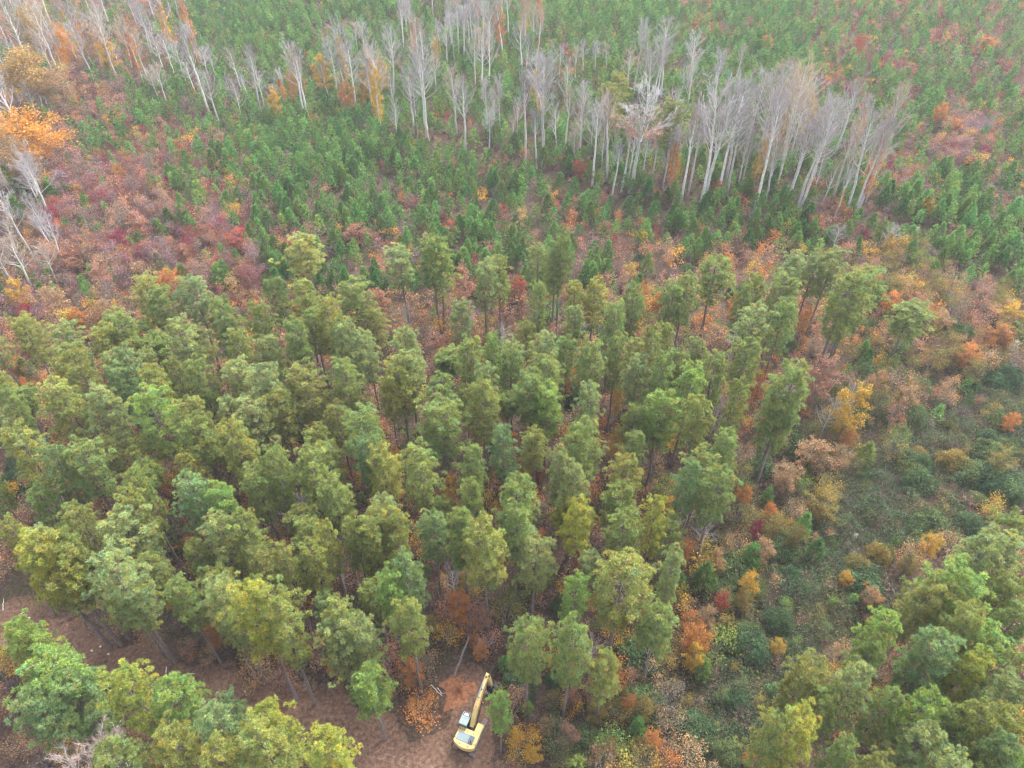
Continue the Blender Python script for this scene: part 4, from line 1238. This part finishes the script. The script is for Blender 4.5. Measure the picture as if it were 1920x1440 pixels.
# leafless top over orange leaves at the bottom left, and small grey bare shrubs by the track
for px, py, H, lab in ((110, 1425, 12, "orange-leaved tree with bare white twigs on top, at the bottom edge"), (152, 1402, 13, "white bare twig crown over orange leaves, right one of the pair at the bottom")):
    x, y, _ = at(px, py, H)
    t = BARE_T['s'][1]
    o = tree("bare_tree", [("trunk", t['trunk'], (0.95, 0.93, 0.92)), ("branches", t['br'], (0.75, 0.72, 0.70)), ("leaves", BARE_LEAF[('s', 1)]['p'], (0.50, 0.20, 0.09))], x, y, 0, 0.55, H / 24, "bare tree", "bare hardwood trees")
    o["label"] = lab; note(o, "bare tree", x, y, H, "fixed")
for k in range(26):   # slim leafless understorey trees inside the pine stand
    px, py = [(545, 965), (640, 1080), (1290, 960), (1335, 900), (1130, 690), (1165, 640), (940, 640), (1175, 690), (1325, 1000), (590, 650), (760, 600), (1000, 600), (620, 1010), (570, 980), (240, 700), (1340, 780), (850, 1100), (1120, 1060), (1105, 1215), (880, 620), (225, 1420), (200, 1410), (1375, 640), (1460, 760), (1550, 790), (1590, 760)][k]
    x, y, _ = at(px, py, 5)
    if keep_clear(x, y): continue
    put_bare(x, y, rnd.uniform(7, 11), 's', 0.0)

fill = 0
for k in range(4000):
    if fill >= 92: break
    x, y = rnd.uniform(-260, 200), rnd.uniform(130, 345)
    zc = chr(int(zone_of(x, y)))
    px, py, d = project(x, y, float(ground_h(x, y)))
    if zc not in 'HL' or not (0 < px < 1900 and 30 < py < 480): continue
    if any((x - bx_) ** 2 + (y - by_) ** 2 < 6 for bx_, by_ in BXY): continue
    put_bare(x, y, rnd.uniform(11, 22) if px > 400 else rnd.uniform(15, 24), rnd.choice('wwnnssspyo' if px > 400 else 'wwwnsppyo')); fill += 1
AXY = []
for px, py, w, c, H in AUTUMN:
    z = 0.0
    for _ in range(4):
        x, y, _z = at(px, py + 1, H + z); z = float(ground_h(x, y))
    _, _, d = project(x, y, z + H * 0.7)
    wm = w / (FPX / float(d))
    t = (TALLB_T if H > 11 else BROAD_T)[rnd.randrange(2)]
    if keep_clear(x, y): continue
    o = tree("autumn_tree", [("trunk", t['trunk'], None), ("crown", t['crown'], jitter(AUT_RGB[c], 0.08))], x, y, z - 0.05, max(0.3, min(1.7, wm / 2 / t['R'])), H / t['H'], "autumn tree", "autumn trees and tall shrubs")
    note(o, AUT_LOOK[c] + " leafy " + ("tree" if H > 6.5 else "small tree" if H > 5.5 else "shrub"), x, y, z + 0.8 * H, "autumn")
    AXY.append((x, y))
for k, (px, py, w, c, H) in enumerate(BIG):
    z = 0.0
    for _ in range(4):
        x, y, _z = at(px, py + 1, H + z); z = float(ground_h(x, y))
    _, _, d = project(x, y, z + H * 0.7)
    t = BIG_T[k % 2]
    o = tree("broad_autumn_tree", [("trunk", t['trunk'], None), ("crown", t['crown'], (0.56, 0.27, 0.05) if c == 'O' else AUT_RGB[c] if c != 'G' else (0.36, 0.24, 0.08))], x, y, z, w / (FPX / float(d)) / 2 / t['R'], H / t['H'], "autumn tree", "big autumn trees at the left edge")
    o["label"] = ["big bright orange tree at the left edge of the red saplings", "broad brownish orange crown above the big orange tree", "narrow orange tree standing among grey bare trunks, upper left", "olive yellow rounded crown among grey bare trees, upper left corner", "tan orange crown above the grey leaning trunks at the left edge", "pale tan thin crown tucked under the big bright orange tree"][k]
    note(o, "big tree", x, y, z + H * 0.8, "fixed")
    AXY.append((x, y))

# ------------------------------------------------------------------ saplings and shrubs by zone
YP_F = [young_pine_template(600 + i, True) for i in range(5)]
YP_L = [young_pine_template(620 + i, False) for i in range(4)]
SAP_F = [sapling_template(640 + i, True, f) for i, f in enumerate(["oval", "wide", "slim", "oval", "wide"])]
SAP_L = [sapling_template(660 + i, False, f) for i, f in enumerate(["oval", "wide", "slim", "oval"])]
MOUND = [mound_template(680 + i) for i in range(4)]
TWIG = [twiggy_template(700 + i) for i in range(3)]
YP_ME = [m.mesh("young_pine", [M_NEEDLE, M_TWIG]) for m in YP_F]
def split_mesh(m, nleaf, nstem):
    V, C, F3, F4 = m.arrays()
    out = []
    for want, nm, mt in ((1, nstem, M_TWIG), (0, nleaf, M_LEAF)):
        b = MB(); M4 = np.concatenate(m.M4); f = F4[M4 == want]
        u_, inv = np.unique(f.ravel(), return_inverse=True)
        b.add(V[u_], inv.reshape(-1, 4), C[u_]); out.append(b.mesh(nm, mt))
    return out


SAP_ME = [split_mesh(m, "crown", "stems") for m in SAP_F]
MOUND_ME = [m.mesh("vine_mound", [M_VINE, M_TWIG]) for m in MOUND]
rng = np.random.default_rng(99)

sp = 2.5
gx, gy = np.meshgrid(np.arange(-300, 300, sp), np.arange(-6, 436, sp))
gx = (gx + rng.uniform(-0.95, 0.95, gx.shape)).ravel(); gy = (gy + rng.uniform(-0.95, 0.95, gy.shape)).ravel()
ok = np.abs(gx) < 48 + 0.80 * np.maximum(gy, 0) + 0.0 * gx
gx, gy = gx[ok], gy[ok]
gz = ground_h(gx, gy)
zn = zone_of(gx, gy)
clear = keep_clear(gx, gy)
u = rng.random(len(gx))
ppx, ppy, pd = project(gx, gy, gz + 2)
path_d = np.full(len(gx), 99.0)
for pth in ([(740, 262), (830, 282), (920, 305), (1050, 342), (1110, 365), (1190, 385)], [(320, 48), (350, 38), (400, 36)], [(1620, 400), (1680, 440), (1760, 445)]):
    Q = np.array([ground_at(*p)[:2] for p in pth])
    for q0, q1 in zip(Q[:-1], Q[1:]):
        for t_ in np.linspace(0, 1, 12):
            q_ = q0 * (1 - t_) + q1 * t_
            path_d = np.minimum(path_d, np.hypot(gx - q_[0], gy - q_[1]))
# density per zone: young pine, autumn sapling, dry brush, vine mound
MIX = {'P': (0.84, 0.09, 0.07, 0), 'Q': (0.44, 0.38, 0.16, 0), 'R': (0.10, 0.62, 0.27, 0), 'H': (0.50, 0.13, 0.35, 0), 'L': (0.10, 0.40, 0.46, 0), 'S': (0.36, 0.14, 0.46, 0),
       'B': (0.09, 0.62, 0.20, 0.07), 'V': (0.0, 0.42, 0.18, 0.26), 'F': (0.02, 0.70, 0.20, 0.04), 'T': (0, 0, 0, 0)}
PAL = {'P': "OTKRYBTKNP", 'Q': "ORTKMBCPNKYMPMC", 'R': "KKPPMPBKPNMBTCYPMNKT", 'H': "TGNOKGRNV", 'L': "OTBKGNTO", 'S': "TNPKGO", 'B': "TTKOGGNBGVGTGLYG", 'V': "GNVGVWVVGLVT", 'F': "TBOYGKTTKTLKYTOK", 'T': "T"}
plants = {'young_pine': [], 'sapling': [], 'brush': [], 'mound': []}
for i in range(len(gx)):
    if clear[i]: continue
    zc = chr(zn[i]); a, b, c, d_ = MIX[zc]
    x, y, z = gx[i], gy[i], gz[i]
    pt = math.sin(x / 13.0 + 1.7 * math.sin(y / 19.0)) * math.sin(y / 11.0 + 0.8 * math.sin(x / 23.0))
    if zc in 'PQ' and pt > 0.42: a, b = a * 0.5, b * 2.2
    elif zc in 'PQ' and pt < -0.62: a, b, c = a * 0.65, b, c * 2.0
    ui = u[i]
    if ui < a and zc in 'PQHS' and path_d[i] < 3.2: continue
    if ui < a:
        h = rng.uniform(4.0, 7.0) if zc != 'F' else rng.uniform(2.5, 4)
        g = rng.uniform(0.55, 1.25); yel = rng.normal(0.02, 0.14)
        plants['young_pine'].append((x, y, z, h, rng.uniform(0.85, 1.2), (0.145 * g * (1 + yel), 0.275 * g, 0.065 * g), 'p', zc))
    elif ui < a + b:
        cc = PAL[zc][rng.integers(len(PAL[zc]))]
        h = {'P': rng.uniform(2.5, 4.5), 'Q': rng.uniform(2.5, 5), 'R': rng.uniform(3.4, 7), 'F': rng.uniform(2.2, 5.8), 'B': rng.uniform(2.6, 6.4), 'V': rng.uniform(1.5, 3.2)}.get(zc, rng.uniform(2.2, 4.5))
        plants['sapling'].append((x, y, z, h, rng.uniform(0.85, 1.3), AUT_RGB[cc], cc, zc))
    elif ui < a + b + c:
        g = rng.uniform(0.75, 1.2)
        plants['brush'].append((x, y, z, rng.uniform(1.4, 3.0), rng.uniform(0.8, 1.4), (0.21 * g, 0.155 * g, 0.14 * g), 'n', zc))
    elif ui < a + b + c + d_:
        cc = "WWVVVGWVW"[rng.integers(9)]
        plants['mound'].append((x, y, z, rng.uniform(1.2, 3.4), rng.uniform(0.75, 1.35), AUT_RGB[cc], cc, zc))
for px, py, w in WHITE_SHRUBS:
    x, y, z = ground_at(px, py + 4)
    o = link("flowering_shrub", SAP_ME[1][0]); link("crown", SAP_ME[1][1], o, (0.80, 0.80, 0.76)); _, _, d = project(x, y, z + 1)
    s = w / (FPX / float(d)) / 3.0
    o.location = (x, y, z); o.scale = (s, s, max(0.35, s)); o["category"] = "shrub"; o["group"] = "shrubs with white seed heads"
    note(o, "shrub topped with white seed heads", x, y, z + 1.5, "white")


def split_shown(rows, n):
    """the n that show largest in the photograph, and the rest"""
    A = np.array([r[:4] for r in rows])
    px, py, d = project(A[:, 0], A[:, 1], A[:, 2] + A[:, 3] * 0.6)
    inside = (px > 8) & (px < 1912) & (py > 8) & (py < 1432)
    size = np.where(inside, A[:, 3] * np.array([r[4] for r in rows]) / d, -1)
    zc = np.array([r[7] for r in rows])
    size = np.where((zc == 'F') & (py < 1180), size * 0.6, size)     # mostly under the crowns
    order = np.argsort(-size)
    top = [rows[i] for i in order[:n] if size[i] > 0]
    return top, [rows[i] for i in order[n:]] if n < len(rows) else []


def individual(name, meshes, rows, h0, cat, group, cls, noun):
    for r in rows:
        me = meshes[rnd.randrange(len(meshes))]
        if isinstance(me, list):
            o = link(name, me[0]); link("crown", me[1], o, jitter(r[5], 0.12))
        else:
            o = link(name, me, None, jitter(r[5], 0.12))
        s = r[3] / h0
        o.location = (r[0], r[1], r[2] - 0.05); o.scale = (s * r[4], s * r[4], s); o.rotation_euler = (0, 0, rnd.uniform(0, 6.28))
        o["category"] = cat; o["group"] = group
        note(o, noun(r), r[0], r[1], r[2] + r[3] * 0.7, cls)


def merged(name, builders, rows, h0, mats, label, cat):
    if not rows: return
    out = MB()
    A = [b.arrays() for b in builders]
    pick = rng.integers(0, len(A), len(rows))
    for k, (V, C, F3, F4) in enumerate(A):
        idx = np.nonzero(pick == k)[0]
        if not len(idx): continue
        P = np.array([rows[i][:3] for i in idx]); s = np.array([rows[i][3] for i in idx]) / h0; w = s * np.array([rows[i][4] for i in idx])
        col = np.array([rows[i][5] for i in idx]) * vary(len(idx), 0.14, 0.06)
        a = rng.uniform(0, 6.28, len(idx)); ca, sa = np.cos(a), np.sin(a)
        X = (V[None, :, 0] * ca[:, None] - V[None, :, 1] * sa[:, None]) * w[:, None] + P[:, 0:1]
        Y = (V[None, :, 0] * sa[:, None] + V[None, :, 1] * ca[:, None]) * w[:, None] + P[:, 1:2]
        Z = V[None, :, 2] * s[:, None] + P[:, 2:3]
        VV = np.stack([X, Y, Z], -1).reshape(-1, 3)
        CC = (C[None] * col[:, None, :]).reshape(-1, 3)
        off = (np.arange(len(idx)) * len(V))[:, None, None]
        if len(F3): out.add(VV, (F3[None] + off).reshape(-1, 3), CC)
        if len(F4): out.add(VV, (F4[None] + off).reshape(-1, 4), CC)
    o = link(name, out.mesh(name, mats))
    tag(o, label, cat, None, "stuff")


top, rest = split_shown(plants['young_pine'], 300)
individual("young_pine", YP_ME, top, 5.0, "young pine", "young planted pines", "young", lambda r: ("taller " if r[3] > 6 else "low " if r[3] < 4.8 else "") + "green young pine")
merged("young_pine_plantation", YP_L, rest, 5.0, M_NEEDLE, "distant mass of planted young green pines", "plantation")
top, rest = split_shown([r for r in plants['sapling'] if r[7] not in 'FV'], 290)
individual("sapling_tree", SAP_ME, top, 4.0, "sapling", "autumn saplings among the young pines", "sapling", lambda r: AUT_LOOK[r[6]] + " sapling")
merged("sapling_thicket", SAP_L, rest, 4.0, M_LEAF, "mixed thicket of autumn coloured saplings", "thicket")
under = [r for r in plants['sapling'] if r[7] in 'FV']
top, rest = split_shown(under, 280)
individual("understory_shrub", SAP_ME, top, 4.0, "shrub", "shrubs under the tall pines", "under", lambda r: AUT_LOOK[r[6]] + " shrub")
merged("understory_growth", SAP_L, rest, 4.0, M_LEAF, "leafy undergrowth below the tall pines", "undergrowth")
top, rest = split_shown(plants['mound'], 200)
individual("vine_mound", MOUND_ME, top, 2.2, "vine mound", "vine covered mounds in the green gully", "mound", lambda r: AUT_LOOK[r[6]] + " vine-covered mound")
merged("vine_cover", SAP_L, rest, 4.0, M_VINE, "creeping vine cover on the gully floor", "vines")
merged("dry_brush", TWIG, plants['brush'], 2.2, M_BRUSH, "dry grey brown brush between the young trees", "brush")


def litter():
    """fallen leaves, seedlings and grass tufts on the floor near the camera"""
    n = 230000
    x = rng.uniform(-90, 90, n); y = rng.uniform(5, 125, n)
    keep = np.abs(x) < 34 + 0.78 * y
    x, y = x[keep], y[keep]
    z_ = zone_of(x, y)
    kc = np.zeros(len(x), bool)
    kc |= (x + 4.3) ** 2 + (y - 33.6) ** 2 < 4
    trk = keep_clear(x, y)
    use = ((z_ == ord('F')) | (z_ == ord('B')) | (z_ == ord('V')) | (z_ == ord('T'))) & ~kc & (~trk | (rng.random(len(x)) < 0.6))
    x, y, z_, trk = x[use], y[use], z_[use], trk[use]
    P = np.stack([x, y, np.where(trk, 0.09, rng.uniform(0.06, 0.7, len(x)) ** 1.5)], 1)
    pal = np.array([AUT_RGB[c] for c in "TBKNGMOYTN"])
    c = pal[rng.integers(0, len(pal), len(x))]
    g = np.array([AUT_RGB[c] for c in "WVGVNW"])
    isv = (z_ == ord('V')) | (np.sin(x / 5) * np.sin(y / 6.3) + rng.normal(0, 0.3, len(x)) > 0.75)
    c = np.where(isv[:, None], g[rng.integers(0, len(g), len(x))], c) * vary(len(x), 0.3, 0.08) * 0.8
    mb = MB(); cards(mb, P, np.where(trk, rng.uniform(0.07, 0.16, len(x)), rng.uniform(0.09, 0.22, len(x))), c * 0.8, 0, 1.2)
    tag(link("leaf_litter", mb.mesh("leaf_litter", M_LEAF)), "fallen leaves and low seedlings on the forest floor", "undergrowth", None, "stuff")


litter()


def gully_tangle():
    """vines, briars and dead stalks that run together over the gully floor"""
    n = 800000
    x = rng.uniform(4, 90, n); y = rng.uniform(14, 112, n)
    px, py, d = project(x, y, np.zeros(n))
    z_ = zone_of(x, y)
    use = (z_ == ord('V')) | ((z_ == ord('B')) & (rng.random(n) < 0.35))
    x, y = x[use], y[use]; n = len(x)
    G = rng.uniform(0, 1, (140, 140)); G2 = rng.uniform(0, 1, (140, 140))

    def bil(T, s_):
        u_, v_ = x / s_ + 3, y / s_ + 3
        i, j = u_.astype(int) % 138, v_.astype(int) % 138
        fu, fv = u_ % 1, v_ % 1
        fu, fv = fu * fu * (3 - 2 * fu), fv * fv * (3 - 2 * fv)
        return (T[i, j] * (1 - fu) + T[i + 1, j] * fu) * (1 - fv) + (T[i, j + 1] * (1 - fu) + T[i + 1, j + 1] * fu) * fv
    hgt = 0.15 + 2.3 * bil(G, 2.7) ** 1.6 + 0.8 * bil(G2, 1.0) - 0.3
    z = np.maximum(0.06, hgt) * rng.uniform(0.25, 1.05, n) ** 0.6
    f = 2.6 * (bil(G2, 4.3) - 0.45) + 0.8 * (bil(G, 1.3) - 0.5) + rng.normal(0, 0.3, n)
    pal = np.array([AUT_RGB[c] for c in "WVGN"])
    k = np.where(f < 0.45, 0, np.where(f < 0.95, 1, np.where(f < 1.3, 2, 3)))
    c = pal[k] * vary(n, 0.35, 0.1) * 0.82
    mb = MB()
    leafy = rng.random(n) < 0.86
    P = np.stack([x, y, z], 1)
    cards(mb, P[leafy], rng.uniform(0.13, 0.32, leafy.sum()), c[leafy], 0, 0.6)
    Q = P[~leafy]
    D = rng.normal(size=Q.shape) * np.array([0.8, 0.8, 0.3]) + np.array([0, 0, 0.7])
    blades(mb, Q, D, rng.uniform(0.5, 1.5, len(Q)), 0.03, np.tile([[0.25, 0.20, 0.16]], (len(Q), 1)) * vary(len(Q), 0.3, 0.06))
    tag(link("gully_tangle", mb.mesh("gully_tangle", M_VINE)), "dark green tangle of vines and briars on the gully floor", "undergrowth", None, "stuff")


gully_tangle()

# ------------------------------------------------------------------ labels: look + nearest landmark + direction + rank
MARKS = [(880, 1375, "the yellow excavator"), (858, 1297, "the dug orange soil"), (560, 1345, "the lower dirt track"), (200, 1235, "the cut stumps on the track"), (38, 250, "the big bright orange tree"),
         (103, 75, "the narrow orange tree"), (1190, 230, "the white-crowned tree"), (1385, 378, "the crimson shrub under bare trunks"), (1350, 350, "the red shrub under bare trunks"), (1088, 315, "the round red shrub by pale trunks"),
         (682, 185, "the golden yellow trees"), (1090, 130, "the red creeper columns"), (1620, 760, "the tall golden tree beside the gully"), (1557, 700, "the tall pinkish tree"), (1433, 715, "the slim orange tree"),
         (973, 530, "the red tree behind the pines"), (697, 565, "the rust tree behind the pines"), (1015, 870, "the small red shrub amid pines"), (840, 910, "the golden shrub amid pines"), (1745, 385, "the yellow sapling in the brush"),
         (1570, 480, "the whitish bare tree behind the pines"), (1890, 590, "the yellow shrub at the right edge"), (1700, 850, "the top of the green gully"), (1500, 1150, "the middle of the gully"), (1380, 1360, "the bottom of the gully"),
         (1757, 1192, "the red shrub among corner pines"), (655, 440, "the rust shrub in the young pines"), (845, 425, "the red and crimson shrubs"), (570, 470, "the tall pine at the stand's back edge"), (488, 70, "the crimson shrub far back"),
         (290, 905, "the orange shrub amid left pines"), (610, 855, "the yellow shrubs amid left pines"), (1440, 75, "the orange tree far back"), (1840, 290, "the crimson shrubs at right"), (1780, 215, "the orange trees at right"),
         (250, 430, "the middle of the red thicket"), (60, 640, "the red tree at the left edge"), (770, 1250, "the orange shrub left of the digging"), (1076, 970, "the bright yellow-green twin pines"), (857, 1120, "the orange sapling above the digging"),
         (540, 1130, "the bright yellow pine by the track"), (1160, 1100, "the broad yellowish pine"), (1860, 80, "the orange shrub in the upper right corner"), (1880, 1300, "the lower right corner"), (1480, 890, "the tan shrubs beside the gully")]
RANK = ["closest", "second closest", "third closest", "fourth closest", "fifth closest", "sixth closest", "seventh closest", "eighth closest"]


def direction(dx, dy):
    a = math.degrees(math.atan2(-dy, dx)) % 360
    return ["right of", "behind and right of", "behind", "behind and left of", "left of", "in front and left of", "in front of", "in front and right of"][int(((a + 22.5) % 360) // 45)]


groups, own = {}, set()
for r in RECORDS:
    if r['cls'] == "fixed": continue
    if r['px'] < -60 or r['px'] > 1980 or r['py'] < -60 or r['py'] > 1500:
        r['o']["label"] = r['look'] + " beyond the edge of the view"
        continue
    m = min(MARKS, key=lambda q: math.hypot(q[0] - r['px'], q[1] - r['py']))
    dx, dy = r['px'] - m[0], r['py'] - m[1]
    r['dist'] = math.hypot(dx, dy)
    if r['dist'] < 30 and r['cls'] in ("autumn", "bare") and m[2] not in own and r['look'].split()[0] in m[2]:
        own.add(m[2])
        r['o']["label"] = m[2][4:] + (", " + r['look'] if len(m[2].split()) < 6 else "")
        continue
    groups.setdefault((r['look'], direction(dx, dy), m[2]), []).append(r)
for (look, di, mk), rs in groups.items():
    rs.sort(key=lambda r: r['dist'])
    for i, r in enumerate(rs):
        if len(rs) == 1: s = f"{look} {di} {mk}"
        elif i == 0: s = f"closest {look} {di} {mk}"
        elif i == len(rs) - 1 and len(rs) <= 8: s = f"farthest {look} {di} {mk}"
        elif i < 8 and r['cls'] != 'young': s = f"{RANK[i]} {look} {di} {mk}"
        else: s = f"{look} some way {di} {mk}"
        w = s.split()
        if len(w) > 16:
            s = s.replace("behind and ", "upper ").replace("in front and ", "lower ").replace(" leafy", "")
        if len(s.split()) > 16: s = s.replace(" the tall pine at the stand's back edge", " the tall back edge pine")
        if len(s.split()) > 16: s = s.replace(" round red shrub by", " red shrub by")
        if len(s.split()) > 16: s = s.replace(" under bare trunks", "").replace(" in the young pines", "").replace(" at the left edge", "").replace("beside the gully", "by gully").replace(" at right", "").replace("in the brush", "").replace("amid left pines", "amid pines").replace("  ", " ").strip().replace(" behind the pines", "").replace("pale tree wrapped in red creeper", "creeper-clad tree")
        r['o']["label"] = s

# ------------------------------------------------------------------ haze
m, nt, out = mat("haze_air")
pv = nt.nodes.new("ShaderNodeVolumePrincipled")
pv.inputs["Color"].default_value = (0.84, 0.87, 0.98, 1)
pv.inputs["Density"].default_value = 0.00021
nt.links.new(pv.outputs[0], out.inputs["Volume"])
hz = box(MB(), -1300, 1300, -500, 1900, -6, 92)
ho = link("haze", hz.mesh("haze", m))
tag(ho, "thin pale autumn haze over the whole forest", "haze", None, "stuff")
